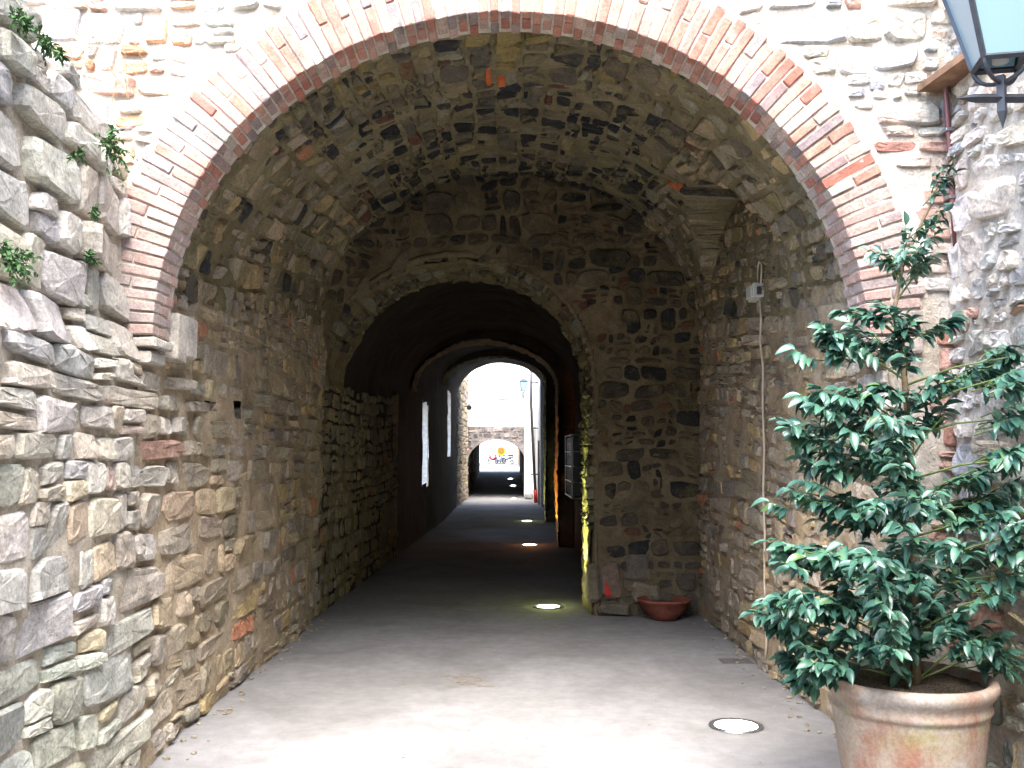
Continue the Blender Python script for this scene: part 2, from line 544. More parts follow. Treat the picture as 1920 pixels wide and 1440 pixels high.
# ------------------------------------------------------------------ masonry
def wob(PN, amp=0.022, seed=77):
    P, N = PN
    return P + N * (amp * vnoise(P, 2.3, seed) + amp * 0.5 * vnoise(P, 5.0, seed + 1))[:, None], N
def wobbly(amp=0.022):
    def deco(fn):
        def f(u, v): return wob(fn(u, v), amp)
        return f
    return deco
def split_cells(rng, u0, u1, v0, v1, rowh, colw, minu, minv, ps=0.45, warp=0.025, seed=0, reg=0.0):
    """coursed rubble: rows, blocks, random subdivision; returns quads [(4,2)] in u,v"""
    cells = []
    v = v0
    row = 0
    while v < v1 - 1e-6:
        h = rng.uniform(*rowh)
        if v1 - (v + h) < rowh[0] * 0.6: h = v1 - v
        u = u0 - rng.uniform(0, colw[0])
        while u < u1:
            w = rng.uniform(*colw)
            stack = [(u, u + w, v, v + h, 0)]
            while stack:
                a, b, c, d, lv = stack.pop()
                w_, h_ = b - a, d - c
                if lv < 3 and rng.random() < ps + (0.25 if w_ > 2.2 * h_ else 0):
                    if w_ > h_ * rng.uniform(0.9, 2.0) and w_ > 2 * minu:
                        m = a + w_ * rng.uniform(.35, .65)
                        stack += [(a, m, c, d, lv + 1), (m, b, c, d, lv + 1)]
                        continue
                    if h_ > 2 * minv:
                        m = c + h_ * rng.uniform(.38, .62)
                        stack += [(a, b, c, m, lv + 1), (a, b, m, d, lv + 1)]
                        continue
                cells.append((a, b, c, d))
            u += w
        v += h
        row += 1
    Q = []
    for a, b, c, d in cells:
        a2, b2 = max(a, u0), min(b, u1)
        if b2 - a2 < minu * 0.5: continue
        Q.append([(a2, c), (b2, c), (b2, d), (a2, d)])
    Q = np.array(Q, float)
    flat = Q.reshape(-1, 2)
    P3 = np.c_[flat, np.full(len(flat), seed * 3.1)]
    flat = flat + warp * np.c_[vnoise(P3, 3.1, seed), vnoise(P3, 3.1, seed + 5)] * np.array([1.0, 1.0]) + warp * 0.5 * np.c_[vnoise(P3, 8.1, seed + 2), vnoise(P3, 8.1, seed + 6)]
    Q = flat.reshape(-1, 4, 2)
    Q = Q + rng.normal(0, reg, Q.shape)
    return Q

def stone_geo(rng, surf, q, gap, hgt, nout=12, sup=4.5, rough=0.006, tilt=0.25, buried=0.035, rings=(1.0, 0.965, 0.86, 0.55)):
    c = q.mean(0)
    wu = np.linalg.norm(q[1] - q[0] + q[2] - q[3]) / 2
    wv = np.linalg.norm(q[3] - q[0] + q[2] - q[1]) / 2
    ang = (np.arange(nout) + rng.uniform(-.25, .25, nout)) * 2 * math.pi / nout + rng.uniform(0, 6)
    ca, sa = np.cos(ang), np.sin(ang)
    e = 2.0 / sup
    x = np.sign(ca) * np.abs(ca) ** e
    y = np.sign(sa) * np.abs(sa) ** e
    jr = 1 + rng.normal(0, 0.05, nout)
    sx, sy = max(0.3, 1 - gap / wu), max(0.3, 1 - gap / wv)
    x = x * jr * sx
    y = y * jr * sy
    tu, tv = rng.normal(0, tilt, 2)
    hs = (-buried, hgt * 0.35, hgt * 0.92, hgt)
    UV, H = [], []
    for k, (a, h) in enumerate(zip(rings, hs)):
        px, py = x * a, y * a
        if k == 3:
            px = px + rng.normal(0, .05, nout); py = py + rng.normal(0, .05, nout)
        UV.append(np.stack([px, py], 1))
        hh = np.full(nout, h)
        if k > 0:
            hh = hh + (tu * px * wu / 2 + tv * py * wv / 2) * 0.5 * (1 if k > 1 else 0.6)
            hh = hh + rng.normal(0, rough * (0.5 if k == 1 else 0.6), nout)
        H.append(hh)
    UV.append(np.zeros((1, 2)))
    H.append(np.array([hgt + rng.normal(0, rough * .6)]))
    UV = np.concatenate(UV)
    H = np.concatenate(H)
    s, t = (UV[:, 0] + 1) / 2, (UV[:, 1] + 1) / 2
    uv = ((1 - s) * (1 - t))[:, None] * q[0] + (s * (1 - t))[:, None] * q[1] + (s * t)[:, None] * q[2] + ((1 - s) * t)[:, None] * q[3]
    P, N = surf(uv[:, 0], uv[:, 1])
    V = P + N * H[:, None]
    F = []
    nr = len(rings)
    for r_ in range(nr - 1):
        for j in range(nout):
            k = (j + 1) % nout
            F.append((r_ * nout + j, r_ * nout + k, (r_ + 1) * nout + k, (r_ + 1) * nout + j))
    for j in range(nout):
        F.append(((nr - 1) * nout + j, (nr - 1) * nout + (j + 1) % nout, nr * nout))
    area = wu * wv
    return V, F, area, P[-1], N[-1]

def masonry(parent, rng, surf, cells, mat, pal, gap=0.02, hgt=(0.015, 0.035), keep=None, colfn=None, nmax=296, name='stone', flip=False, smooth_faces=False, style=None, geo=None, hfn=None):
    items = []
    geo = geo or {}
    for q in cells:
        c = q.mean(0)
        P, N = surf(q[:, 0], q[:, 1])
        if keep is not None and not keep(q, P): continue
        kw = dict(geo)
        gp, hh = gap, rng.uniform(*hgt)
        if hfn: gp, hh = hfn(P.mean(0), rng, gp, hh)
        if style: kw.update(style(q, rng) or {})
        V, F, area, pc, nc = stone_geo(rng, surf, q, gp, hh, **kw)
        col = colfn(pc, rng) if colfn else pick(rng, pal)
        px, py, d = project(pc)
        dist = np.linalg.norm(pc - EYE)
        facing = max(0.02, abs(float(np.dot(nc, EYE - pc))) / dist)
        s = area * facing / dist ** 2
        inside = d[0] > 0.1 and -60 < px[0] < 1980 and -60 < py[0] < 1500
        if flip: F = [f[::-1] for f in F]
        items.append(((s if inside else s * 1e-4), V, F, col, pc))
    items.sort(key=lambda t: -t[0])
    for it in items[:nmax]:
        mb = MB()
        mb.add(it[1], it[2], it[3])
        mb.build(name, mat, parent, origin=it[4], smooth_faces=smooth_faces)
    if len(items) > nmax:
        mb = MB()
        for it in items[nmax:]:
            mb.add(it[1], it[2], it[3])
        mb.build('rubble_' + name, mat, parent, kind='stuff', smooth_faces=smooth_faces)
    return len(items)

def bed(parent, surf, us, vs, mat, off=-0.008, amp=0.014, freq=7.0, seed=0, mask=None, name='mortar', flip=False, offfn=None):
    """the displaced mortar sheet that the stones sit in"""
    us, vs = np.asarray(us), np.asarray(vs)
    U, V = np.meshgrid(us, vs, indexing='ij')
    P, N = surf(U.ravel(), V.ravel())
    h = off + amp * fbm(P, freq, 4, seed, 0.6) + amp * 0.8 * vnoise(P, 1.7, seed + 50)
    if offfn is not None: h = h + offfn(P)
    Q = P + N * h[:, None]
    nu, nv = len(us), len(vs)
    idx = np.arange(nu * nv).reshape(nu, nv)
    F = np.stack([idx[:-1, :-1], idx[1:, :-1], idx[1:, 1:], idx[:-1, 1:]], -1).reshape(-1, 4)
    if mask is not None:
        ok = mask(U.ravel(), V.ravel(), P)
        F = F[ok[F].all(1)]
    if flip: F = F[:, ::-1]
    used = np.unique(F)
    re = -np.ones(nu * nv, int)
    re[used] = np.arange(len(used))
    mb = MB()
    mb.add(Q[used], [tuple(f) for f in re[F].tolist()])
    return mb.build(name, mat, parent, smooth_faces=True)

def lin(a, b, step):
    return np.linspace(a, b, max(2, int(round((b - a) / step)) + 1))

# ------------------------------------------------------------------ place dimensions
YA, YR, YC, YE, YF, YZ = 5.0, 5.25, 9.87, 29.8, 35.2, 51.0   # arch face, ring back, cross wall, inner exit, far arch, far end
AX, AA, AB, AZ = 0.02, 1.815, 1.69, 2.2                        # brick arch intrados: centre, half width, rise, spring

# ground: one sheet, level to the far arch, then a ramp
def ground_z(y):
    return 0.65 * smooth(y, 35.0, 51.5)
gx = np.concatenate([[-300, -60, -15], np.arange(-6, 6.01, 0.5), [15, 60, 300]])
gy = np.concatenate([[-300, -40, -10], np.arange(-2, 60.01, 0.5), [80, 150, 600]])
GX, GY = np.meshgrid(gx, gy, indexing='ij')
mb = MB()
n1, n2 = len(gx), len(gy)
ii = np.arange(n1 * n2).reshape(n1, n2)
mb.add(np.c_[GX.ravel(), GY.ravel(), ground_z(GY.ravel())], np.stack([ii[:-1, :-1], ii[1:, :-1], ii[1:, 1:], ii[:-1, 1:]], -1).reshape(-1, 4).tolist())
gr = mb.build('ground', M['ground'], smooth_faces=True)
tag(gr, 'pale worn concrete paving running through the vaulted passage', None, None, 'structure')

# ---------------- courtyard wall on the left
def left_x(y, z):
    return -1.86 - 0.075 * smooth(z, 2.0, 2.25) * (np.asarray(y) < 4.999) + 0.012 * np.sin(np.asarray(y) * 1.7 + z)
@wobbly()
def surf_left(u, v):
    u, v = np.asarray(u, float), np.asarray(v, float)
    P = np.stack([left_x(u, v), u, v], 1)
    return P, np.tile([1.0, 0.0, 0.0], (len(u), 1))
def left_top(y):
    return 3.10 + (YA - y) * 0.26 + 0.05 * np.sin(np.asarray(y) * 9)
rng = np.random.default_rng(11)
lw = empty('courtyard_wall', (-1.9, 3.6, 0), 'grey and beige rubble stone wall with ferns, running up to the left foot of the brick arch', 'stone wall')
cellsLW = split_cells(rng, 2.2, 9.95, 0.0, 2.06, (0.11, 0.21), (0.32, 0.78), 0.15, 0.06, 0.34, 0.035, 1, 0.008)
cellsL = cellsLW[cellsLW[:, :, 0].mean(1) < 4.97]
cellsWL = cellsLW[cellsLW[:, :, 0].mean(1) >= 4.97]
cellsU = split_cells(rng, 2.2, 4.99, 2.05, 4.0, (0.14, 0.27), (0.28, 0.60), 0.14, 0.07, 0.36, 0.03, 2, 0.012)
def sh(y): return y
def keepU(q, P): return P[:, 2].max() < left_top(P[:, 1].mean()) + 0.06
def h_left(p, rng, gp, hh):
    t = float(smooth(p[2], 1.3, 2.3)) * (1 - 0.6 * float(smooth(p[1], 4.3, 4.95)) * (p[2] < 2))
    return 0.010 + 0.004 * t, rng.uniform(0.016, 0.034) * (1 + 0.25 * t)
def col_left(p, rng):
    c = pick(rng, PAL_OUT)
    if p[2] < 0.8: c = c * np.array([.94, 1.0, .93])
    if p[1] > 4.7: c = c * 0.5 + np.array([.42, .36, .29]) * 0.5
    return c
gg = dict(nout=14, sup=5.5, rough=0.004, tilt=0.16, buried=0.06)
allL = np.concatenate([cellsL, cellsU])
masonry(lw, rng, surf_left, allL, M['stone'], PAL_OUT, keep=lambda q, P: P[:, 2].max() < left_top(P[:, 1].mean()) + 0.06, hfn=h_left, colfn=col_left, geo=gg)
bed(lw, surf_left, lin(2.2, 5.02, 0.028), lin(-0.03, 4.0, 0.028), M['mortar_left'], off=-0.003, amp=0.016, freq=6, seed=3,
    mask=lambda U, V, P: P[:, 2] < left_top(P[:, 1]) - 0.02, offfn=lambda P: -0.020 * smooth(P[:, 2], 1.4, 2.5) * (1 - 0.0 * P[:, 1]))
# wall core and cap so that it has thickness
mb = MB()
ys = lin(2.2, 5.02, 0.15)
tp = left_top(ys) - 0.06
V, Fq = [], []
for y, z in zip(ys, tp):
    V += [(-2.0, y, -0.05), (-2.0, y, z), (-2.45, y, z + 0.02), (-2.45, y, -0.05)]
for i in range(len(ys) - 1):
    for j in range(3):
        Fq.append((i * 4 + j, i * 4 + j + 1, i * 4 + 4 + j + 1, i * 4 + 4 + j))
Fq += [(0, 3, 2, 1)]
mb.add(V, Fq, (.3, .28, .25))
mb.build('wall_core', M['mortar_wall'], lw)

# ---------------- facade with the arch
fac = empty('gate_facade', (0, YA, 0), 'sunlit rubble and brick front wall pierced by the great brick arch', 'stone wall')
def surf_fac(u, v):
    u, v = np.asarray(u, float), np.asarray(v, float)
    P = np.stack([u, YA + 0.015 * np.sin(u * 2 + v * 1.3), v], 1)
    return P, np.tile([0.0, -1.0, 0.0], (len(u), 1))
def arch_val(x, z, a, b, cx=AX, cz=AZ):
    x, z = np.asarray(x, float), np.asarray(z, float)
    return np.where(z > cz, np.sqrt(((x - cx) / a) ** 2 + ((z - cz) / b) ** 2), np.abs(x - cx) / a)
RW = 0.31
rng = np.random.default_rng(21)
def keepF(q, P):
    c = P.mean(0)
    if arch_val(P[:, 0], P[:, 2], AA + RW - 0.03, AB + RW - 0.03).min() < 1: return False
    return True
cf = split_cells(rng, -3.0, 2.33, 3.0, 4.9, (0.10, 0.20), (0.16, 0.40), 0.09, 0.05, 0.5, 0.04, 4, 0.010)
cfr = split_cells(rng, 1.55, 2.33, 2.15, 3.35, (0.072, 0.095), (0.17, 0.28), 0.2, 0.2, 0.0, 0.008, 5, 0.004)
cf0 = split_cells(rng, 1.94, 2.33, 0.0, 2.15, (0.10, 0.17), (0.16, 0.34), 0.09, 0.05, 0.4, 0.02, 6, 0.006)
cfl = split_cells(rng, -3.0, -1.55, 2.15, 3.0, (0.10, 0.20), (0.16, 0.36), 0.09, 0.05, 0.5, 0.04, 7, 0.010)
cf = [q for q in cf if not (q[:, 0].mean() > 1.55 and q[:, 1].mean() < 3.35)]
cfr = [q for q in cfr if q[:, 0].mean() > 1.55]
cells = [(*[q], 0) for q in cf]
def colF(p, rng):
    if p[0] > 1.5 and p[2] < 3.35: return pick(rng, [(3, (.52, .33, .27)), (2, (.55, .45, .38)), (1, (.42, .22, .17)), (1, (.5, .47, .44))])
    if p[0] < -1.6 and rng.random() < 0.35: return pick(rng, [(1, (.55, .27, .16)), (1, (.6, .38, .25))])
    return pick(rng, PAL_FAC)
masonry(fac, rng, surf_fac, np.array(list(cf) + list(cfr) + list(cf0) + list(cfl)), M['stone'], PAL_FAC, gap=0.02, hgt=(0.010, 0.03), keep=keepF, colfn=colF, geo=dict(nout=12, sup=4.5, rough=0.004, tilt=0.2, buried=0.04))
def maskF(U, V, P):
    return (arch_val(P[:, 0], P[:, 2], AA + 0.10, AB + 0.10) > 1) & ~((P[:, 0] < 1.9) & (P[:, 0] > -1.84) & (P[:, 2] < 2.3))
bed(fac, surf_fac, lin(-3.0, 2.36, 0.028), lin(-0.03, 4.9, 0.028), M['mortar_out'], off=-0.005, amp=0.018, freq=6, seed=8, mask=maskF)
# unseen masonry behind and above the front: thickness, and added to keep daylight out
mb = MB()
cbox(mb, (-3.0, YA + 0.06, 4.74), (2.9, YC, 7.5), 0.01)
cbox(mb, (-3.0, YA - 0.01, 4.93), (2.32, YA + 0.06, 7.5), 0.01)
cbox(mb, (-3.0, YA + 0.06, 0), (-2.15, YC, 4.62), 0.01)
cbox(mb, (2.16, YA + 0.06, 0), (2.9, YC, 4.62), 0.01)
mb.build('wall_core', M['mortar_out'], fac)

# ring of bricks: position by arc length along the intrados
th = np.linspace(0, math.pi, 2001)
ex, ez = AX - AA * np.cos(th), AZ + AB * np.sin(th)
arc = np.concatenate([[0], np.cumsum(np.hypot(np.diff(ex), np.diff(ez)))])
def ring_pt(s, r, y):
    t = np.interp(s, arc, th)
    x, z = AX - AA * np.cos(t), AZ + AB * np.sin(t)
    nx, nz = -np.cos(t) / AA, np.sin(t) / AB
    m = np.hypot(nx, nz)
    return np.stack([x + r * nx / m, y + 0 * x, z + r * nz / m], -1)
ring = empty('brick_arch', (AX, YA, AZ), 'wide red brick arch ring round the mouth of the passage', 'brick arch')
rng = np.random.default_rng(5)
NC = 98
Ls = arc[-1] / NC
e0 = 0.10
def ring_brick(s0, s1, r0, r1, y0, y1, col):
    mb = MB()
    hs_, hr, hy = (s1 - s0) / 2, (r1 - r0) / 2, (y1 - y0) / 2
    bev = rng.uniform(0.003, 0.006)
    p = cbox_pts([bev / hs_, bev / hr, bev / hy])
    jj = rng.normal(0, 0.0014, p.shape)
    S = (s0 + s1) / 2 + p[:, 0] * hs_ + jj[:, 0]
    Rr = (r0 + r1) / 2 + p[:, 1] * hr + jj[:, 1]
    Y = (y0 + y1) / 2 + p[:, 2] * hy + jj[:, 2]
    V = ring_pt(S, Rr, Y)
    mb.add(V, CF, col)
    return mb.build('brick', M['brick'], ring, origin=V.mean(0))
for k in range(NC):
    s0, s1 = k * Ls + 0.0055, (k + 1) * Ls - 0.0055
    tl = (k + 0.5) / NC
    def bc():
        c = pick(rng, PAL_BRICK)
        if tl < 0.13 or tl > 0.87:      # pale, weathered bricks near both springings
            c = c * 0.45 + np.array([.44, .36, .33]) * 0.55
        return c
    fo = rng.uniform(-0.004, 0.006)
    y0 = YA - 0.022 - fo
    if k % 2:
        ring_brick(s0, s1, rng.uniform(-.004, .004), RW * 0.93 + rng.uniform(-.01, .01), y0, YA + 0.118, bc())
        ring_brick(s0, s1, rng.uniform(-.004, .004), 0.14, YA + 0.130, YR, bc())
    else:
        m = RW * 0.5 + rng.uniform(-.02, .02)
        ring_brick(s0, s1, rng.uniform(-.004, .004), m - 0.005, y0, YA + 0.058, bc())
        ring_brick(s0, s1, rng.uniform(-.004, .004), 0.13, YA + 0.070, YA + 0.190, bc())
        ring_brick(s0, s1, m + 0.006, RW + rng.uniform(-.02, .01), y0, YA + 0.1, bc())
# mortar of the ring
mb = MB()
ss = np.linspace(0, arc[-1], 500)
prof = [(0.008, YR - 0.004), (0.008, YA - 0.008), (0.06, YA - 0.012), (0.12, YA - 0.014), (0.18, YA - 0.013), (0.24, YA - 0.014), (0.335, YA + 0.0), (0.34, YR - 0.004), (0.008, YR - 0.004)]
V = np.concatenate([ring_pt(ss, r, y) for r, y in prof])
V = V + (fbm(V, 9, 4, 4) * 0.006)[:, None] * np.array([0, 1.0, 0])
n = len(ss)
Fq = [(i * n + j, (i + 1) * n + j, (i + 1) * n + j + 1, i * n + j + 1) for i in range(len(prof) - 1) for j in range(n - 1)]
Fq += [tuple(i * n for i in range(len(prof) - 1)), tuple(i * n + n - 1 for i in range(len(prof) - 1))[::-1]]
mb.add(V, Fq)
mb.build('mortar', M['mortar_out'], ring, smooth_faces=False)
# impost slabs under the left foot of the arch
for (x0, x1, z0, z1, y0, y1) in ((-2.02, -1.77, 2.135, 2.185, 4.965, 5.22), (-1.99, -1.80, 2.055, 2.122, 4.975, 5.20), (-1.86, -1.755, 2.10, 2.35, 5.262, 5.42), (-1.86, -1.765, 2.13, 2.36, 5.43, 5.60)):
    mb = MB()
    cbox(mb, (x0, y0, z0), (x1, y1, z1), 0.008, (.48, .44, .39), 0.003, rng=rng)
    mb.build('impost_stone', M['stone'], ring, origin=((x0 + x1) / 2, (y0 + y1) / 2, (z0 + z1) / 2))
mb = MB()
cbox(mb, (1.83, 4.975, 2.11), (2.12, 5.24, 2.19), 0.008, (.46, .38, .34), 0.003, rng=rng)
mb.build('impost_stone', M['stone'], ring)

# ---------------- first vault
VCX, VA = 0.04, 1.91
def vzs(y): return 2.45 + 0.40 * smooth(y, 5.2, 9.9)
def vcr(y): return 4.02 + 0.42 * np.clip((np.asarray(y) - 5.25) / 4.6, 0, 1)
tt = np.linspace(0, math.pi, 1001)
_ax, _az = -1.91 * np.cos(tt), 1.6 * np.sin(tt)
_arc = np.concatenate([[0], np.cumsum(np.hypot(np.diff(_ax), np.diff(_az)))])
VL = _arc[-1]
def lun(y):                            # lunette cut into the right haunch of the vault
    t = np.clip((np.asarray(y, float) - 7.9) / 1.35, -1, 1)
    return np.where(np.abs(t) < 1, 2.75 + 0.98 * np.sqrt(1 - np.abs(t) ** 2.2), 0)
@wobbly()
def surf_vault(u, v):
    u, v = np.asarray(u, float), np.asarray(v, float)
    t = np.interp(v, _arc, tt)
    zs = vzs(u); b = vcr(u) - zs
    x, z = VCX - VA * np.cos(t), zs + b * np.sin(t)
    nx, nz = np.cos(t) / VA, -np.sin(t) / b
    m = np.hypot(nx, nz)
    nx, nz = nx / m, nz / m
    k = (t > math.pi / 2) & (z < lun(u))
    x = np.where(k, VCX + VA - 0.01, x)
    nx = np.where(k, -1.0, nx); nz = np.where(k, 0.0, nz)
    return np.stack([x, u, z], 1), np.stack([nx, 0 * nx, nz], 1)
vault = empty('stone_vault', (0, 7.5, 4.2), 'dark rubble barrel vault over the first bay behind the brick arch', 'vault')
rng = np.random.default_rng(31)
cv = split_cells(rng, 5.26, 9.87, 0.0, VL, (0.10, 0.21), (0.13, 0.34), 0.07, 0.055, 0.45, 0.035, 9, 0.008)
def keepV(q, P):
    d = np.abs(P - P.mean(0)).max()
    return d < 0.32
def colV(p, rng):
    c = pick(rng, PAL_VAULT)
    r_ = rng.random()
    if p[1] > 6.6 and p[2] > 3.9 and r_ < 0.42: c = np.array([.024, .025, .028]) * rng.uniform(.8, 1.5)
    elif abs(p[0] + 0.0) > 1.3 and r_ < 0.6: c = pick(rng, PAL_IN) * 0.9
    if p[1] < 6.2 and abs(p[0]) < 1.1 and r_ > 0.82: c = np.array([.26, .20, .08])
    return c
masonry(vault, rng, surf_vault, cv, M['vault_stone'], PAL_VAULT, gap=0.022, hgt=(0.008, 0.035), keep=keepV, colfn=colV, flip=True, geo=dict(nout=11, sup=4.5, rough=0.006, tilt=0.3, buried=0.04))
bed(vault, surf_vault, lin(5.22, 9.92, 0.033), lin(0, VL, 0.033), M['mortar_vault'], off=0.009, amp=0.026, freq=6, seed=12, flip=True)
for px, py, ww, hh in ((915, 134, 10, 36), (940, 146, 14, 22), (1270, 340, 26, 22)):
    r_ = ray(px, py)
    best, bd = None, 9
    for yy in np.arange(5.3, 9.5, 0.02):
        p = EYE + r_ * (yy / r_[1])
        t = math.acos(max(-1, min(1, (VCX - p[0]) / VA)))
        zz = float(vzs(yy) + (vcr(yy) - vzs(yy)) * math.sin(t))
        if abs(zz - p[2]) < bd: bd, best = abs(zz - p[2]), (yy, float(np.interp(t, tt, _arc)), p)
    u_, v_, p = best
    d_ = p[1]
    wv = ww / F_PX * d_ * 1.1; wu = hh / F_PX * d_ * 3.0
    q = np.array([(u_ - wu / 2, v_ - wv / 2), (u_ + wu / 2, v_ - wv / 2), (u_ + wu / 2, v_ + wv / 2), (u_ - wu / 2, v_ + wv / 2)])
    V, F, *_ = stone_geo(rng, surf_vault, q, 0.0, 0.045, nout=12, sup=8, rough=.002, tilt=.05)
    mb = MB(); mb.add(V, [f[::-1] for f in F], (.55, .13, .04))
    tag(mb.build('brick', M['brick'], vault, origin=V.mean(0)), 'orange red brick set among dark vault stones')

# ---------------- side walls of the first bay
@wobbly()
def surf_wl(u, v):
    u, v = np.asarray(u, float), np.asarray(v, float)
    z = v
    x = left_x(np.maximum(u, 4.9995), v)
    return np.stack([x, u, z], 1), np.tile([1.0, 0, 0], (len(u), 1))
wl = empty('passage_wall', (-1.87, 7.5, 0), 'beige mortared rubble wall on the left inside the first bay, with two small dark holes', 'stone wall')
rng = np.random.default_rng(41)
HOLES = [at_y(px, py, 1.87 / ((960 - px) / F_PX - 0.0054) * cp) for px, py in ((395, 762), (437, 769))]
HS = [(0.10, 0.024), (0.05, 0.05)]
def keepWL(q, P):
    if P[:, 2].max() > vzs(P[:, 1].mean()) + 0.12: return False
    for h, (a, b) in zip(HOLES, HS):
        if abs(P[:, 1].mean() - h[1]) < a + 0.07 and abs(P[:, 2].mean() - h[2]) < b + 0.05: return False
    return True
cw = np.concatenate([cellsWL, split_cells(rng, 5.0, 9.95, 2.06, 3.0, (0.11, 0.22), (0.16, 0.42), 0.08, 0.055, 0.45, 0.035, 14, 0.008)])
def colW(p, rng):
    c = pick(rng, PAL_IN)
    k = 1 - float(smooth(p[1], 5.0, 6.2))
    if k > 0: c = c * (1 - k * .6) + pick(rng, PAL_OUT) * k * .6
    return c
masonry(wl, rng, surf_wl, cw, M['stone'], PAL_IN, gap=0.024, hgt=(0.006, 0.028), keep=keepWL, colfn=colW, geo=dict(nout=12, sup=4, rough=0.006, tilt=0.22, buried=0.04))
def maskWL(U, V, P):
    ok = P[:, 2] < vzs(np.maximum(P[:, 1], 5.25)) + 0.06
    for h, (a, b) in zip(HOLES, HS):
        ok &= ~((np.abs(P[:, 1] - h[1]) < a) & (np.abs(P[:, 2] - h[2]) < b))
    return ok
bed(wl, surf_wl, lin(5.0, 9.95, 0.03), lin(-0.03, 2.95, 0.03), M['mortar_wall'], off=-0.003, amp=0.018, freq=6, seed=3, mask=maskWL, offfn=lambda P: 0.004 * smooth(P[:, 1], 5.3, 6.5))
for h, (a, b) in zip(HOLES, HS):
    mb = MB()
    a += .05; b += .05
    y, z, x0, x1 = h[1], h[2], -1.89, -2.14
    V = [(x0, y - a, z - b), (x0, y + a, z - b), (x0, y + a, z + b), (x0, y - a, z + b), (x1, y - a, z - b), (x1, y + a, z - b), (x1, y + a, z + b), (x1, y - a, z + b)]
    mb.add(V, [(4, 5, 6, 7), (0, 1, 5, 4), (1, 2, 6, 5), (2, 3, 7, 6), (3, 0, 4, 7)], (.05, .05, .05))
    mb.build('putlog_hole', M['dark_plaster'], wl)

@wobbly()
def surf_wr(u, v):
    u, v = np.asarray(u, float), np.asarray(v, float)
    s = v / 2.9
    z = s * (vzs(np.maximum(u, 5.25)) + 0.02)
    x = 1.94 + 0.012 * np.sin(u * 2.3 + v * 1.4)
    return np.stack([x, u, z], 1), np.tile([-1.0, 0, 0], (len(u), 1))
wr = empty('passage_wall', (1.95, 7.5, 0), 'brown mortared rubble wall on the right inside the first bay, with the white cable down it', 'stone wall')
rng = np.random.default_rng(43)
cw = split_cells(rng, 5.0, 9.87, 0.0, 2.9, (0.09, 0.18), (0.24, 0.60), 0.11, 0.045, 0.38, 0.035, 18, 0.008)
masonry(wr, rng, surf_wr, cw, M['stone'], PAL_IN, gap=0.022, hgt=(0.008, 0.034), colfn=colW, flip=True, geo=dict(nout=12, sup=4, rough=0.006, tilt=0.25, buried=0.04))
bed(wr, surf_wr, lin(4.99, 9.89, 0.03), lin(-0.03, 2.95, 0.03), M['mortar_wall'], off=0.003, amp=0.022, freq=6, seed=19, flip=True)

# ---------------- cross wall with the small arch
OL, OR_, OS, OC = -1.87, 0.88, 2.35, 3.60
OX, OA = (OL + OR_) / 2, (OR_ - OL) / 2
def open_val(x, z, gx=0.0):
    return arch_val(x, z, OA + gx, OC - OS + gx, OX, OS)
def big_val(x, z, gx=0.0):
    return arch_val(x, z, VA + gx, float(vcr(9.87) - vzs(9.87)) + gx, VCX, float(vzs(9.87)))
@wobbly()
def surf_c(u, v):
    u, v = np.asarray(u, float), np.asarray(v, float)
    P = np.stack([u, YC + 0.02 * np.sin(u * 2 + v), v], 1)
    return P, np.tile([0, -1.0, 0], (len(u), 1))
cwll = empty('cross_wall', (1.4, YC, 0), 'dark rubble cross wall at the end of the first bay, pierced by the smaller arch', 'stone wall')
rng = np.random.default_rng(51)
cc = np.concatenate([split_cells(rng, -1.95, 2.02, 0.0, 0.55, (0.16, 0.24), (0.2, 0.36), 0.1, 0.08, 0.3, 0.03, 22, 0.008),
                     split_cells(rng, -1.95, 2.02, 0.55, 4.6, (0.12, 0.25), (0.18, 0.48), 0.08, 0.05, 0.5, 0.045, 23, 0.018)])
def keepC(q, P):
    return open_val(P[:, 0], P[:, 2], -0.01).min() > 1 and big_val(P[:, 0], P[:, 2], 0.06).min() < 1
def colC(p, rng):
    if p[2] < 0.5: return pick(rng, [(2, (.15, .125, .09)), (1, (.10, .09, .07))])
    return pick(rng, PAL_CROSS)
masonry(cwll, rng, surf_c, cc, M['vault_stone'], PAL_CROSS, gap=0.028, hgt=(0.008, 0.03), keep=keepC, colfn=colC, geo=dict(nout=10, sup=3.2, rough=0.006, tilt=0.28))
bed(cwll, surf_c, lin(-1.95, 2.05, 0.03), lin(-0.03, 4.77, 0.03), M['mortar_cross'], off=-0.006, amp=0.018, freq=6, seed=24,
    mask=lambda U, V, P: (open_val(P[:, 0], P[:, 2], 0.0) > 1) & (big_val(P[:, 0], P[:, 2], 0.28) < 1))
# rough lip round the small opening
mb = MB()
vals = []
zz = lin(0, OS, 0.06)[:-1]
path = [(OR_, z, 1.0, 0.0) for z in zz] + [(OX + OA * math.cos(a), OS + (OC - OS) * math.sin(a), math.cos(a), math.sin(a)) for a in np.linspace(0, math.pi * .97, 90)]
path = np.array(path)
rows = []
for r_, y in ((-0.02, YC + 0.25), (-0.025, YC + 0.05), (-0.01, YC + 0.01), (0.02, YC + 0.002), (0.035, YC + 0.012), (0.05, YC + 0.04)):
    V = np.stack([path[:, 0] + path[:, 2] * r_, np.full(len(path), y), path[:, 1] + path[:, 3] * r_], 1)
    V = V + fbm(V, 5, 4, 7)[:, None] * 0.035 * np.stack([path[:, 2], -0.5 + 0 * path[:, 0], path[:, 3]], 1)
    rows.append(V)
n = len(path)
mb.add(np.concatenate(rows), [(i * n + j, (i + 1) * n + j, (i + 1) * n + j + 1, i * n + j + 1) for i in range(5) for j in range(n - 1)])
mb.build('arch_edge', M['mortar_cross'], cwll, smooth_faces=True)
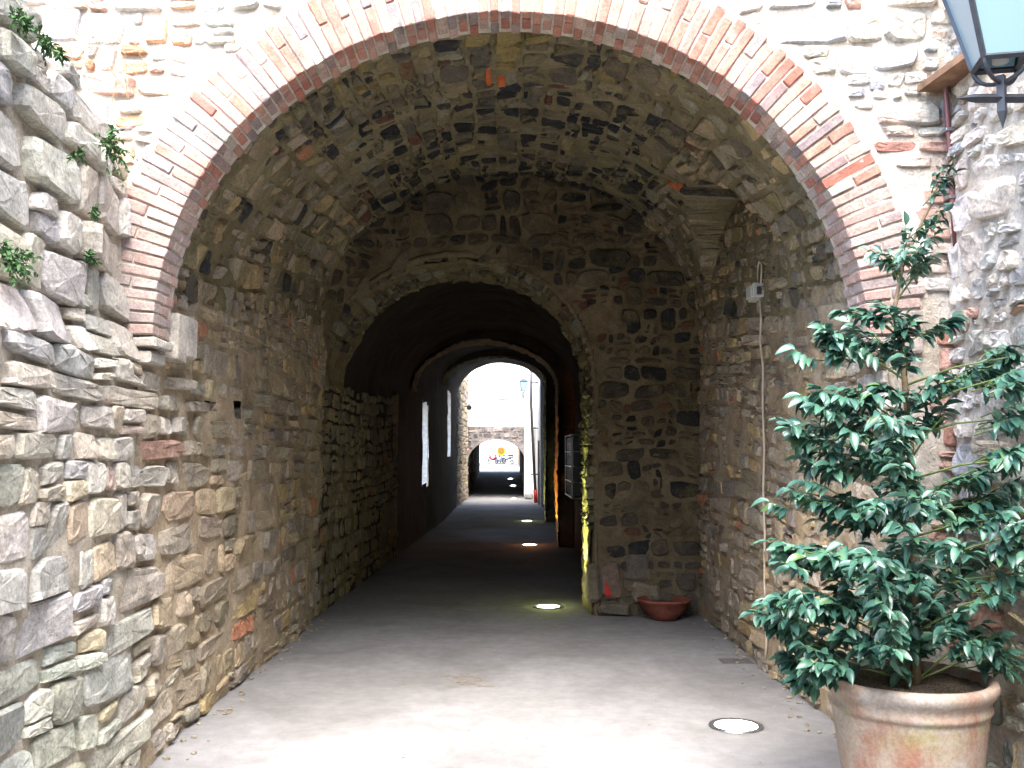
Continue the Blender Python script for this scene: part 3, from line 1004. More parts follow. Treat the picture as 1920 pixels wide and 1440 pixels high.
# stones at the foot of the right jamb, one with a red paint mark
foot = []
for (x0, x1, z0, z1, y0, y1, c) in ((0.80, 0.93, 0.14, 0.50, 9.80, 10.02, (.20, .17, .12)), (0.945, 1.13, 0.18, 0.52, 9.815, 9.9, (.22, .165, .12)), (0.90, 1.22, 0.0, 0.13, 9.80, 9.92, (.15, .13, .10)),
                              (1.16, 1.42, 0.34, 0.60, 9.815, 9.9, (.16, .14, .11)), (1.24, 1.52, 0.15, 0.31, 9.815, 9.9, (.26, .22, .16))):
    mb = MB()
    cbox(mb, (x0, y0, z0), (x1, y1, z1), 0.035, c, 0.012, rng=rng)
    foot.append(mb.build('foot_stone', M['vault_stone'], cwll, origin=((x0 + x1) / 2, (y0 + y1) / 2, (z0 + z1) / 2)))
mb = MB()
mb.add([(0.962, 9.807, .22), (1.0, 9.806, .195), (1.035, 9.807, .23), (1.01, 9.8065, .27), (0.985, 9.8065, .35), (0.968, 9.807, .33)], [(0, 1, 2, 3, 4, 5)])
mb.add(np.array([(0.962, 9.79, .22), (1.0, 9.79, .195), (1.035, 9.79, .23), (1.01, 9.79, .27), (0.985, 9.79, .35), (0.968, 9.79, .33)]), [(0, 1, 2, 3, 4, 5)])
mb.f += [(i, (i + 1) % 6, (i + 1) % 6 + 6, i + 6) for i in range(6)]
mb.build('paint_mark', M['red_paint'], foot[1])

# ---------------- inner passage
PIL = [(9.87, 11.05), (17.0, 17.9), (23.2, 24.0)]
def in_rib(y):
    y = np.asarray(y, float)
    k = np.zeros_like(y)
    for a, b in PIL: k = np.maximum(k, ((y >= a - 1e-6) & (y <= b + 1e-6)).astype(float))
    return k
def inner_prof(y):
    y = np.asarray(y, float)
    t = np.clip((y - YC) / 14.0, 0, 1)
    rib = in_rib(y)
    xl = -1.87 + 0.37 * t
    xr = 0.88 + 0.07 * t + 0.24 * (1 - rib)
    zs = 2.35 + 0.95 * smooth(y, 12, 24.5)
    cr = 3.60 + 0.58 * smooth(y, 18, 28) + 0.16 * (1 - rib)
    return xl, xr, zs, cr
NI_W, NI_A = 26, 60
def surf_inner(u, v):
    """v: 0..1 left wall, 1..2 vault, 2..3 right wall"""
    u, v = np.asarray(u, float), np.asarray(v, float)
    xl, xr, zs, cr = inner_prof(u)
    cx, a, b = (xl + xr) / 2, (xr - xl) / 2, cr - zs
    t = np.clip(v - 1, 0, 1) * math.pi
    x = cx - a * np.cos(t)
    z = np.where(v < 1, v * zs, np.where(v > 2, (3 - v) * zs, zs + b * np.sin(t)))
    nx, nz = np.cos(t) / a, -np.sin(t) / b
    m = np.hypot(nx, nz)
    return np.stack([x, u, z], 1), np.stack([nx / m, 0 * nx, nz / m], 1)
inner = empty('inner_passage', (-0.4, 19, 0), 'long dark inner passage with ribbed vault seen through the smaller arch', 'passage')
WIN = [(19.1, 20.2, 1.02, 2.55), (25.0, 26.6, 1.53, 3.15)]
us = sorted(set(np.round(np.concatenate([lin(YC + .02, YE, 0.09), *[[a - .002, a + .002, b - .002, b + .002] for a, b in PIL[1:]], [11.048, 11.052], *[[a, b] for a, b, _, _ in WIN]]), 4)))
vz = np.concatenate([lin(-0.02, 1, 0.03), lin(1, 2, 0.018)[1:], lin(2, 3.02, 0.03)[1:]])
def mask_in(U, V, P):
    ok = np.ones(len(P), bool)
    for a, b, c, d in WIN:
        ok &= ~((V < 1.0) & (P[:, 1] > a + .01) & (P[:, 1] < b - .01) & (P[:, 2] > c) & (P[:, 2] < d))
    return ok
def ribmask(U, V, P): return mask_in(U, V, P)
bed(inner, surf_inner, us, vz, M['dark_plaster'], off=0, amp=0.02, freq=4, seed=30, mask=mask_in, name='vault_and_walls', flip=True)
# stone facings of the pilasters and ribs (proud of the plaster)
rng = np.random.default_rng(61)
def surf_im(u, v): return surf_inner(u, np.asarray(v) / 2.35)
for i, (a, b) in enumerate(PIL):
    def surf_p(u, v):
        P, N = surf_inner(u, v)
        return P + N * 0.035, N
    bed(inner, surf_p, lin(a + .02, b - .01, 0.04), np.concatenate([lin(0.98, 2, 0.012), lin(2, 3.01, 0.014)[1:]]), M['jamb_plaster'] if i else M['mortar_cross'], off=0, amp=0.05, freq=14, seed=33 + i, name='rib', flip=True)
# stones on the underside and right jamb of the first rib
def surf_rib(u, v):
    P, N = wob(surf_inner(u, 1 + np.asarray(v, float) / 4.1), 0.02)
    return P + N * 0.03, N
cr_ = split_cells(rng, 9.86, 11.04, 0.35, 6.75, (0.11, 0.20), (0.18, 0.45), 0.09, 0.05, 0.4, 0.02, 63, 0.012)
masonry(inner, rng, surf_rib, cr_, M['vault_stone'], PAL_VAULT, gap=0.02, hgt=(0.008, 0.035), colfn=lambda p, r_: pick(r_, PAL_VAULT) * 0.9, flip=True, geo=dict(nout=10, sup=3.5, rough=.006, tilt=.3), name='stone')
# stones in the near part of the left wall
cw = split_cells(rng, 9.9, 15.5, 0.0, 2.35, (0.11, 0.22), (0.2, 0.42), 0.09, 0.06, 0.4, 0.03, 36, 0.006)
masonry(inner, rng, surf_im, cw, M['vault_stone'], PAL_CROSS, gap=0.018, hgt=(0.008, 0.026), nmax=170, colfn=lambda p, r_: pick(r_, PAL_IN) * 0.55, geo=dict(nout=10, sup=4), name='stone')  # bay wall palette darkened, shade of the deeper passage put into the colour
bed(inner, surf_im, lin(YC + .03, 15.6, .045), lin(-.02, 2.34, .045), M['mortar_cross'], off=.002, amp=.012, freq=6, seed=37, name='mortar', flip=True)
# window openings on the left: reveal and frame
for a, b, c, d in WIN:
    mb = MB()
    xl = float(inner_prof((a + b) / 2)[0])
    x0, x1 = xl - 0.01, xl - 0.45
    V = [(x0, a - .06, c - .06), (x0, b + .06, c - .06), (x0, b + .06, d + .08), (x0, a - .06, d + .08), (x1, a - .06, c - .06), (x1, b + .06, c - .06), (x1, b + .06, d + .08), (x1, a - .06, d + .08)]
    mb.add(V, [(0, 1, 5, 4), (1, 2, 6, 5), (2, 3, 7, 6), (3, 0, 4, 7)])
    w = mb.build('window', M['white_plaster'], inner)
    m2 = MB()
    for (yy0, yy1, z0, z1) in ((a - .05, a + .01, c - .05, d + .06), (b - .01, b + .05, c - .05, d + .06), (a, b, c - .05, c), (a, b, d, d + .06)):
        cbox(m2, (x1 - .03, yy0, z0), (x1 + .03, yy1, z1), .004, (.4, .4, .4))
    m2.build('frame', M['white_plaster'], w)
# dark door panels in the recesses on the right
for (a, b, zt) in ((11.6, 12.7, 2.2), (18.4, 19.6, 2.2), (20.4, 21.8, 2.3), (24.8, 26.4, 2.3)):
    mb = MB()
    cbox(mb, (float(inner_prof((a + b) / 2)[1]) - .05, a, 0), (float(inner_prof((a + b) / 2)[1]) + .02, b, zt), .01, (.1, .1, .1))
    dd = mb.build('door', M['wood'], inner)
    mb = MB()
    cbox(mb, (float(inner_prof((a + b) / 2)[1]) - .09, a + .1, 1.0), (float(inner_prof((a + b) / 2)[1]) - .05, a + .14, 1.12), .005)
    mb.build('handle', M['steel'], dd)
# unseen roof block over the inner passage, added to keep daylight out
mb = MB()
cbox(mb, (-3.0, YC + .12, 4.76), (3.0, YE, 5.1), 0.02)
cbox(mb, (1.2, YC + .12, -0.05), (3.0, YE, 4.74), 0.02)
cbox(mb, (-3.0, YC + .12, 3.2), (-2.35, YE, 4.74), 0.02)
mb.build('roof_light_block', M['white_plaster'], inner)
# outer end arch face
mb = MB()
xl, xr, zs, cr = [float(q_) for q_ in inner_prof(YE)]
pa = [(xl, 0.0)] + [(xl, zs)] + [((xl + xr) / 2 - (xr - xl) / 2 * math.cos(t), zs + (cr - zs) * math.sin(t)) for t in np.linspace(0, math.pi, 40)] + [(xr, zs), (xr, 0)]
V, Fq = [], []
for x, z in pa:
    k = 3.0
    V += [(x, YE, z), ((-3.0 if x < -.3 else 3.0) if z <= zs + .01 else x * 1.0, YE, z if z <= zs + .01 else 4.6)]
for i in range(len(pa) - 1):
    Fq.append((2 * i, 2 * i + 1, 2 * i + 3, 2 * i + 2))
mb.add(V, Fq)
mb.build('end_face', M['jamb_plaster'], inner)

# ---------------- letterboxes on the right wall
lb = empty('letterbox_bank', (0.9, 14.4, 1.3), 'bank of metal letterboxes sticking out from the dark right wall', 'letterboxes')
rng = np.random.default_rng(71)
for r_ in range(4):
    for c_ in range(3):
        y0, z0 = 14.3 + c_ * 0.50, 0.98 + r_ * 0.22
        mb = MB()
        cbox(mb, (0.96, y0, z0), (1.14, y0 + 0.47, z0 + 0.20), 0.008, (.4, .4, .4))
        bx = mb.build('letterbox', M['plastic_dark'], lb, origin=(1.0, y0 + .23, z0 + .1))
        mb = MB()
        cbox(mb, (0.950, y0 + .10, z0 + .12), (0.96, y0 + .38, z0 + .15), 0.002)
        mb.build('slot', M['plastic_dark'], bx)
mb = MB()
for z in (0.95, 1.177, 1.397, 1.617, 1.86): cbox(mb, (0.93, 14.25, z), (1.14, 15.82, z + .013), .003)
for y in (14.24, 15.80):
    cbox(mb, (0.93, y, 0.95), (0.95, y + .02, 1.88), .003)
    cbox(mb, (1.12, y, 0.95), (1.14, y + .02, 1.88), .003)
mb.build('rack', M['steel'], lb)

# ---------------- far courtyard
lc = empty('courtyard_side_wall', (-1.6, 32.4, 0), 'rough stone wall on the left of the bright gap beyond the inner passage', 'stone wall')
def surf_lc(u, v):
    u, v = np.asarray(u, float), np.asarray(v, float)
    return np.stack([-1.5 + 0.02 * (u - YE), u, v], 1), np.tile([1.0, 0, 0], (len(u), 1))
rng = np.random.default_rng(81)
masonry(lc, rng, surf_lc, split_cells(rng, YE, YF, 0, 4.6, (0.16, 0.3), (0.25, 0.6), 0.12, 0.08, 0.4, 0.03, 41, .01), M['stone'], PAL_IN, gap=.03, hgt=(.01, .04), nmax=120, geo=dict(nout=8))
bed(lc, surf_lc, lin(YE, YF, .09), lin(-.03, 4.7, .09), M['jamb_plaster'], amp=.03, seed=42)
mb = MB(); cbox(mb, (-2.0, YE + .01, 0), (-1.55, YF, 4.7), .01); mb.build('wall_core', M['jamb_plaster'], lc)

rc = empty('house_wall', (1.0, 32.4, 0), 'white plastered house wall on the right of the bright gap beyond the inner passage', 'house wall')
mb = MB(); cbox(mb, (1.02, YE + .01, 0), (1.5, YF + .6, 5.2), .01); mb.build('wall', M['white_plaster'], rc)
mb = MB(); cbox(mb, (0.99, 30.7, 0), (1.02, 31.5, 2.0), .005); dd = mb.build('door', M['wood'], rc)
mb = MB(); cbox(mb, (0.965, 30.78, 0.95), (0.99, 30.82, 1.1), .003); mb.build('handle', M['steel'], dd)

dp = empty('drainpipe', (0.93, 32.2, 0), 'dark drainpipe with a red foot against the white wall of the bright gap', 'drainpipe')
mb = MB(); tube(mb, [(0.78, 32.2, 4.8), (0.80, 32.2, 3.2), (0.86, 32.2, 1.8), (0.93, 32.2, 0.42)], 0.05, 10); mb.build('pipe', M['plastic_dark'], dp, smooth_faces=True)
mb = MB(); tube(mb, [(0.93, 32.2, 0.42), (0.95, 32.2, 0.0)], 0.065, 10); mb.build('pipe_foot', M['red_paint'], dp, smooth_faces=True)
mb = MB()
for z in (0.9, 2.4, 3.9): cbox(mb, (0.78, 32.14, z), (1.02, 32.26, z + .04), .004)
mb.build('bracket', M['plastic_dark'], dp)

fh = empty('far_house', (0.0, YF, 0), 'white plastered house bridging the lane beyond the bright gap, over a low arch', 'house')
FL, FR, FS, FC = -1.39, 0.66, 1.25, 2.08
mb = MB()
def ringface(mb, xl, xr, zs, cr, x0, x1, ztop, y, nseg=36):
    cx, a = (xl + xr) / 2, (xr - xl) / 2
    V, F_ = [], []
    n = nseg
    for k in range(n + 1):
        t = math.pi * k / n
        x = cx - a * math.cos(t)
        V += [(x, y, zs + (cr - zs) * math.sin(t)), (x, y, ztop)]
    for k in range(n): F_.append((2 * k, 2 * k + 2, 2 * k + 3, 2 * k + 1))
    mb.add(V, F_)
    mb.add([(x0, y, 0), (xl, y, 0), (xl, y, ztop), (x0, y, ztop)], [(0, 1, 2, 3)])
    mb.add([(xr, y, 0), (x1, y, 0), (x1, y, ztop), (xr, y, ztop)], [(0, 1, 2, 3)])
ringface(mb, FL, FR, FS, FC, -3, 1.03, 6.0, YF)
mb.add([(-3, YF, 6), (3, YF, 6), (3, YZ, 6), (-3, YZ, 6), (-3, YF, 0), (3, YF, 0), (3, YZ, 0), (-3, YZ, 0)], [(0, 1, 2, 3), (0, 4, 7, 3), (1, 2, 6, 5)])
mb.build('wall', M['white_plaster'], fh)
# stone band over the low arch, standing proud of the plaster
mb = MB()
cx, a = (FL + FR) / 2, (FR - FL) / 2
V, F_ = [], []
for k in range(41):
    t = math.pi * k / 40
    x = cx - (a + 0.0) * math.cos(t)
    zl = FS + (FC - FS) * math.sin(t)
    V += [(x, YF - .12, zl), (x, YF - .12, 2.56), (x, YF + .2, zl), (x, YF, 2.56)]
for k in range(40):
    i, j = 4 * k, 4 * k + 4
    F_ += [(i, j, j + 1, i + 1), (i, i + 2, j + 2, j), (i + 1, j + 1, j + 3, i + 3)]
F_ += [(0, 1, 3, 2), (160, 162, 163, 161)]
mb.add(V, F_)
mb.build('arch_band', M['band_mortar'], fh)
rng = np.random.default_rng(83)
def surf_band(u, v):
    u, v = np.asarray(u, float), np.asarray(v, float)
    return np.stack([u, 0 * u + YF - .12, v], 1), np.tile([0, -1.0, 0], (len(u), 1))
masonry(fh, rng, surf_band, split_cells(rng, FL, FR, 1.3, 2.55, (0.13, 0.22), (0.2, 0.42), 0.1, 0.08, 0.3, .02, 45, .006), M['stone'], PAL_OUT, gap=.03, hgt=(.008, .03), keep=lambda q, P: arch_val(P[:, 0], P[:, 2], a, FC - FS, cx, FS).min() > 1, colfn=lambda p, r_: pick(r_, [(2, (.16, .145, .14)), (1, (.22, .19, .18)), (1, (.12, .11, .11))]), geo=dict(nout=8))
# window of the far house
wx0, wx1 = at_y(938, 742, YF)[0], at_y(955, 742, YF)[0]
wz0, wz1 = at_y(938, 742, YF)[2], 4.6
mb = MB()
for (p0, p1) in (((wx0 - .05, wz0 - .05), (wx0, wz1)), ((wx1, wz0 - .05), (wx1 + .05, wz1)), ((wx0 - .1, wz0 - .1), (wx1 + .1, wz0 - .05))):
    cbox(mb, (p0[0], YF - .06, p0[1]), (p1[0], YF - .003, p1[1]), .004)
w = mb.build('window', M['plastic'], fh)
mb = MB(); cbox(mb, (wx0, YF - .02, wz0), (wx1, YF - .004, wz1), .003); mb.build('pane', M['white_plaster'], w)
mb = MB(); cbox(mb, (0.62, YF - .35, 0), (0.98, YF - .02, 3.2), .02); mb.build('buttress', M['white_plaster'], fh)
mb = MB(); cbox(mb, (0.62, YF - .62, 0), (0.92, YF - .36, .22), .06, (.3, .3, .3), .01, rng=rng)
tag(mb.build('corner_stone', M['stone']), 'small grey block of stone at the foot of the white pier', 'stone')

# far low passage
def surf_far(u, v):
    u, v = np.asarray(u, float), np.asarray(v, float)
    gz = ground_z(u)
    t = np.clip(v - 1, 0, 1) * math.pi
    x = cx - a * np.cos(t)
    zs = FS + gz; b = FC - FS
    z = np.where(v < 1, gz + v * FS, np.where(v > 2, gz + (3 - v) * FS, zs + b * np.sin(t)))
    nx, nz = np.cos(t) / a, -np.sin(t) / b
    m = np.hypot(nx, nz)
    return np.stack([x, u, z], 1), np.stack([nx / m, 0 * nx, nz / m], 1)
SL = [(38.0, 39.0), (41.5, 43.2)]
def mask_far(U, V, P):
    ok = np.ones(len(P), bool)
    for s0, s1 in SL: ok &= ~((V < 1) & (P[:, 1] > s0) & (P[:, 1] < s1) & (P[:, 2] > ground_z(P[:, 1]) + .35))
    return ok
fp = empty('low_passage', (-.3, 43, 0), 'low dark passage sloping up beneath the far white house', 'passage')
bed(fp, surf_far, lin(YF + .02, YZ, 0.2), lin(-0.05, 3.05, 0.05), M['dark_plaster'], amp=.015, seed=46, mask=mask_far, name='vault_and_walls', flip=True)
mb = MB()
ringface(mb, FL, FR, FS + .65, FC + .65, -3, 3, 6.0, YZ)
mb.build('end_wall', M['white_plaster'], fp)

# ---------------- street at the far end
def house(name, label, x0, x1, y0, y1, h, mat, wins, doors, roofc):
    hz = empty(name, ((x0 + x1) / 2, y0, .65), label, 'house')
    mb = MB(); cbox(mb, (x0, y0, .6), (x1, y1, h), .02); mb.build('wall', mat, hz)
    mb = MB(); cbox(mb, (x0 - .3, y0 - .3, h), (x1 + .3, y1 + .3, h + .25), .05); mb.build('roof', roofc, hz)
    for (wx, wz, ww, wh) in wins:
        mb = MB(); cbox(mb, (wx, y0 - .05, wz), (wx + ww, y0 - .003, wz + wh), .01); w = mb.build('window', M['plastic'], hz)
        mb = MB(); cbox(mb, (wx + .1, y0 - .07, wz + .1), (wx + ww - .1, y0 - .05, wz + wh - .1), .004); mb.build('pane', M['pane'], w)
    for (wx, ww) in doors:
        mb = MB(); cbox(mb, (wx, y0 - .06, .65), (wx + ww, y0 - .003, 2.9), .01); d_ = mb.build('door', M['wood'], hz)
        mb = MB(); cbox(mb, (wx + .1, y0 - .1, 1.6), (wx + .15, y0 - .06, 1.8), .004); mb.build('handle', M['steel'], d_)
house('street_house', 'pale house closing the view across the street, seen through both arches', -9, 12, 104, 112, 8, M['white_plaster'], [(-1.9, 2.05, 1.0, .75), (-6, 2, 1, 1.4), (4, 2, 1, 1.4), (-4, 5, 1, 1.4), (0, 5, 1, 1.4), (4, 5, 1, 1.4)], [(2.2, 1.1)], M['slab'])
house('roadside_house', 'pale house at the left edge of the far street beside the slope', -9, -2.9, 74, 92, 7, M['white_plaster'], [(-5, 2, 1, 1.3), (-7.5, 2, 1, 1.3)], [(-4.0, .9)], M['slab'])
house('corner_house', 'ochre house at the right edge of the far street', 1.0, 8, 70, 90, 7, M['mortar_wall'], [(2, 2, 1, 1.3), (5, 2, 1, 1.3)], [(3.6, .9)], M['slab'])

# ---------------- two-wheelers and round sign in the far street
def motorbike(x, y, z, ang, mat, label, s=1.0):
    e = empty('motorbike', (x, y, z), label, 'motorbike', 'motorbikes parked in the far street')
    ca, sa = math.cos(ang), math.sin(ang)
    def T(p):
        p = np.array(p, float) * s
        return np.stack([x + p[..., 0] * ca - p[..., 1] * sa, y + p[..., 0] * sa + p[..., 1] * ca, z + p[..., 2]], -1)
    for wx in (-.62, .62):
        mb = MB(); t = np.linspace(0, 2 * math.pi, 21); tube(mb, T(np.stack([wx + .26 * np.cos(t), 0 * t, .30 + .26 * np.sin(t)], 1)), .05 * s, 6, caps=False)
        w = mb.build('wheel', M['tyre'], e)
        mb = MB(); tube(mb, T([(wx, -.03, .3), (wx, .03, .3)]), .17 * s, 12); mb.build('rim', M['steel'], w)
    mb = MB(); tube(mb, T([(-.75, 0, .62), (-.45, 0, .66), (-.1, 0, .5), (.1, 0, .38), (.35, 0, .5), (.48, 0, .85)]), np.array([.08, .15, .16, .13, .12, .09]) * s, 8); mb.build('body', mat, e, smooth_faces=True)
    mb = MB(); tube(mb, T([(-.72, 0, .80), (-.4, 0, .83), (-.05, 0, .76)]), np.array([.07, .10, .06]) * s, 8); mb.build('seat', M['tyre'], e, smooth_faces=True)
    mb = MB(); tube(mb, T([(.62, 0, .3), (.5, 0, .8), (.42, 0, 1.02)]), .035 * s, 6); tube(mb, T([(.38, -.32, 1.05), (.44, 0, 1.0), (.38, .32, 1.05)]), .02 * s, 6); mb.build('handlebar', M['plastic_dark'], e)
    mb = MB(); tube(mb, T([(.48, 0, .88), (.56, 0, .88)]), np.array([.09, .08]) * s, 10); mb.build('headlight', M['steel'], e)
gz = 0.65
for px, ang, mt, lab, yy in ((926, 2.6, 'paint_red', 'dark red motorbike parked in the far street, leftmost of the row', 93), (938, 2.2, 'paint_blue', 'pale blue scooter parked in the far street below the orange round sign', 90), (951, 2.5, 'paint_grey', 'grey motorbike parked in the far street, nearest the right house', 92)):
    p = at_y(px, 860, yy)
    motorbike(p[0], yy, gz, ang, M[mt], lab, 0.95)
p = at_y(940, 846, 88)
sg = empty('round_sign', (p[0], 88, gz), 'round orange and yellow sign on a thin pole above the far motorbikes', 'sign')
mb = MB(); tube(mb, [(p[0], 88, gz), (p[0], 88, p[2])], .03, 8); mb.build('pole', M['steel'], sg)
mb = MB(); tube(mb, [(p[0], 87.94, p[2]), (p[0], 87.98, p[2])], .40, 24); mb.build('sign_rim', M['yellow'], sg)
mb = MB(); tube(mb, [(p[0] - .02, 87.90, p[2] + .05), (p[0] - .02, 87.937, p[2] + .05)], .30, 24); mb.build('sign_face', M['orange'], sg)

# ---------------- lights set into the floor
glow = {'white': ((1.0, .93, .80), 12), 'lime': ((.86, 1.0, .30), 12), 'orange': ((1.0, .34, .04), 12)}
FLD = [(1380, 1362, 0, 'white', 'round floor light set in the pale paving near the pot, nearest the viewer'),
       (1028, 1138, 0, 'lime', 'lit floor light washing the corner of the smaller arch with yellow green light'),
       (993, 1022, 0, 'orange', 'lit floor light casting orange on the dark pilaster in the inner passage'),
       (988, 977, 0, 'lime', 'lit floor light at the end of the inner passage where daylight reaches the floor'),
       (963, 935, 0, 'white', 'lit floor light at the threshold of the low far passage'),
       (962, 911, .12, 'white', 'middle one of the tiny floor lights inside the low far passage'),
       (957, 898, .40, 'white', 'farthest of the tiny floor lights inside the low far passage')]
lamps = []
for px, py, gz0, kind, lab in FLD:
    p = at_ground(px, py, gz0)
    for _ in range(30): p = at_ground(px, py, 0.5 * float(ground_z(p[1])) + 0.5 * p[2])
    gzz = float(ground_z(p[1])) + (0.02 if gz0 > 0 else 0)
    e = empty('floor_light', (p[0], p[1], gzz), lab, 'floor light', 'round lights set into the passage floor')
    c_, s_ = glow[kind]
    k = 1.0 if p[1] < 9 else 0.93
    mb = MB()
    lathe(mb, [(.160 * k, -.01), (.160 * k, .004), (.157 * k, .009), (.128 * k, .009), (.124 * k, .006), (.124 * k, -.01)], (p[0], p[1], gzz), 40)
    mb.build('rim', M['steel'], e, smooth_faces=False)
    mb = MB()
    lathe(mb, [(.124 * k, .005), (.08 * k, .008), (.001, .009)], (p[0], p[1], gzz), 40)
    tint = {'white': (1, .95, .82), 'lime': (1, 1, .78), 'orange': (1, .86, .72)}[kind]
    mb.build('lens', emit('floor_lens_' + kind, tint, 5.0 if p[1] > 9 else 6.0), e)
    lamps.append((p, gzz, kind, e))
for (p, gzz, kind, e), en in zip(lamps, (3, 70, 60, 16, 1, 1, 1)):
    ld = bpy.data.lights.new('uplight', 'SPOT')
    ld.energy = en
    ld.color = glow[kind][0]
    ld.spot_size = R(150 if p[1] < 9 else 46)
    ld.spot_blend = 0.7
    ld.shadow_soft_size = 0.05
    lo = bpy.data.objects.new('uplight', ld)
    lo.location = (0, 0, 0.03)
    d = Vector((0.62 if p[1] > 9 else 0.0, 0.0, 1.0))
    lo.rotation_euler = (-d).to_track_quat('-Z', 'Y').to_euler() if False else d.to_track_quat('-Z', 'Y').to_euler()
    C.objects.link(lo)
    lo.parent = e
    if p[1] < 30:
        pd = bpy.data.lights.new('lens_glow', 'POINT')
        pd.energy = 0.5; pd.color = glow[kind][0]; pd.shadow_soft_size = 0.03
        po = bpy.data.objects.new('lens_glow', pd); po.location = (0, 0, 0.045); C.objects.link(po); po.parent = e

# ---------------- right courtyard wall
rw = empty('courtyard_wall', (2.3, 4.3, 0), 'bright rubble wall on the right behind the potted plant and lantern', 'stone wall')
@wobbly()
def surf_rw(u, v):
    u, v = np.asarray(u, float), np.asarray(v, float)
    return np.stack([2.30 + 0.02 * np.sin(u * 3 + v * 1.2), u, v], 1), np.tile([-1.0, 0, 0], (len(u), 1))
rng = np.random.default_rng(91)
def colR(p, rng):
    c = pick(rng, PAL_FAC + [(.5, (.36, .36, .33))])
    if p[2] < 1.2: c = c * np.array([.72, .76, .66])  # lower stones darkened: shade behind the plant put into their colour
    return c
masonry(rw, rng, surf_rw, split_cells(rng, 3.0, 5.0, 0, 4.9, (0.12, 0.24), (0.16, 0.42), 0.09, 0.06, 0.45, .04, 51, .012), M['stone'], PAL_FAC, gap=.026, hgt=(.010, .04), colfn=colR, flip=True, geo=dict(nout=12, sup=4, rough=.007, tilt=.3))
bed(rw, surf_rw, lin(3.0, 5.02, .028), lin(-.03, 4.9, .028), M['mortar_out'], off=0.0, amp=.024, freq=6, seed=52, flip=True)
mb = MB(); cbox(mb, (2.36, 3.0, 0), (2.9, 5.06, 4.9), .01); mb.build('wall_core', M['mortar_out'], rw)

# ---------------- unseen houses and wall round the viewer, added to block low sky light
def plain_house(lab, lo, hi, wins, axis):
    hz = empty('unseen_house', ((lo[0] + hi[0]) / 2, (lo[1] + hi[1]) / 2, 0), lab, 'house')
    mb = MB(); cbox(mb, lo, hi, .03); mb.build('wall', M['stone_plain'], hz)
    mb = MB(); cbox(mb, (lo[0] - .3, lo[1] - .3, hi[2]), (hi[0] + .3, hi[1] + .3, hi[2] + .25), .05); mb.build('roof', M['slab'], hz)
    for a_, z_ in wins:
        if axis == 'y': l, h, l2, h2 = (a_, hi[1] + .003, z_), (a_ + .9, hi[1] + .06, z_ + 1.3), (a_ + .08, hi[1] + .06, z_ + .08), (a_ + .82, hi[1] + .07, z_ + 1.22)
        else: l, h, l2, h2 = (lo[0] - .06, a_, z_), (lo[0] - .003, a_ + .9, z_ + 1.3), (lo[0] - .07, a_ + .08, z_ + .08), (lo[0] - .06, a_ + .82, z_ + 1.22)
        mb = MB(); cbox(mb, l, h, .01); w = mb.build('window', M['white_plaster'], hz)
        mb = MB(); cbox(mb, l2, h2, .004); mb.build('pane', M['pane'], w)
M['stone_plain'] = mortar_mat('rough_stone_render', (0.42, 0.39, 0.34), (0.54, 0.51, 0.46), (0.62, 0.59, 0.54))  # kept light so the unseen walls bounce daylight
plain_house('unseen stone house behind the viewer, added to block low sky light', (-6, -9, 0), (5.5, -5.5, 7.5), [(-4, 1.2), (-1, 1.2), (2, 1.2), (-4, 4.4), (-1, 4.4), (2, 4.4)], 'y')
plain_house('unseen stone house along the right side of the courtyard, added to block low sky light', (2.42, -5.4, 0), (5.5, 2.98, 6.5), [(-4, 1.2), (-1, 1.2), (-4, 4.2), (-1, 4.2)], 'x')
mb = MB(); cbox(mb, (-2.45, -5.4, 0), (-1.95, 2.19, 3.9), .04)
tag(mb.build('unseen_wall', M['stone_plain']), 'unseen rendered wall continuing the left courtyard wall past the viewer, added to block low sky light', 'wall')

# ---------------- slab and conduit in the right corner
mb = MB()
V = [(2.00, 4.93, 3.47), (2.29, 4.96, 3.47), (2.29, 4.42, 3.44), (2.20, 4.42, 3.44)]
V = np.array([(2.13, 4.99, 3.47), (2.31, 4.99, 3.47), (2.31, 4.35, 3.50), (2.23, 4.35, 3.50)])
top = V + np.array([0, 0, .035])
mb.add(np.concatenate([V, top]), [(0, 3, 2, 1), (4, 5, 6, 7), (0, 1, 5, 4), (1, 2, 6, 5), (2, 3, 7, 6), (3, 0, 4, 7)])
tag(mb.build('wall_slab', M['slab']), 'brown slanting slab jutting from the top right corner above the red brown pipe', 'slab')
pipe = empty('conduit_pipe', (2.25, 4.93, 3.4), 'thin red brown pipe running down the corner right of the arch', 'pipe')
mb = MB()
pp = [at_y(1792, 462, 4.93), at_y(1786, 380, 4.93), at_y(1781, 280, 4.93), at_y(1774, 175, 4.93), at_y(1775, 155, 4.92)]
pp.append(np.array([2.235, 4.80, pp[-1][2] + .02])); pp.append(np.array([2.235, 4.2, pp[-1][2] + .01]))
tube(mb, pp, .014, 10)
mb.build('pipe', M['pipe'], pipe, smooth_faces=True)
for z in (2.9, 3.25):
    mb = MB(); c0 = np.array([np.interp(z, [q[2] for q in pp[:4]], [q[0] for q in pp[:4]]), 4.93, z]); cbox(mb, c0 - [.02, .02, .008], c0 + [.02, .07, .008], .002); mb.build('clip', M['steel'], pipe)

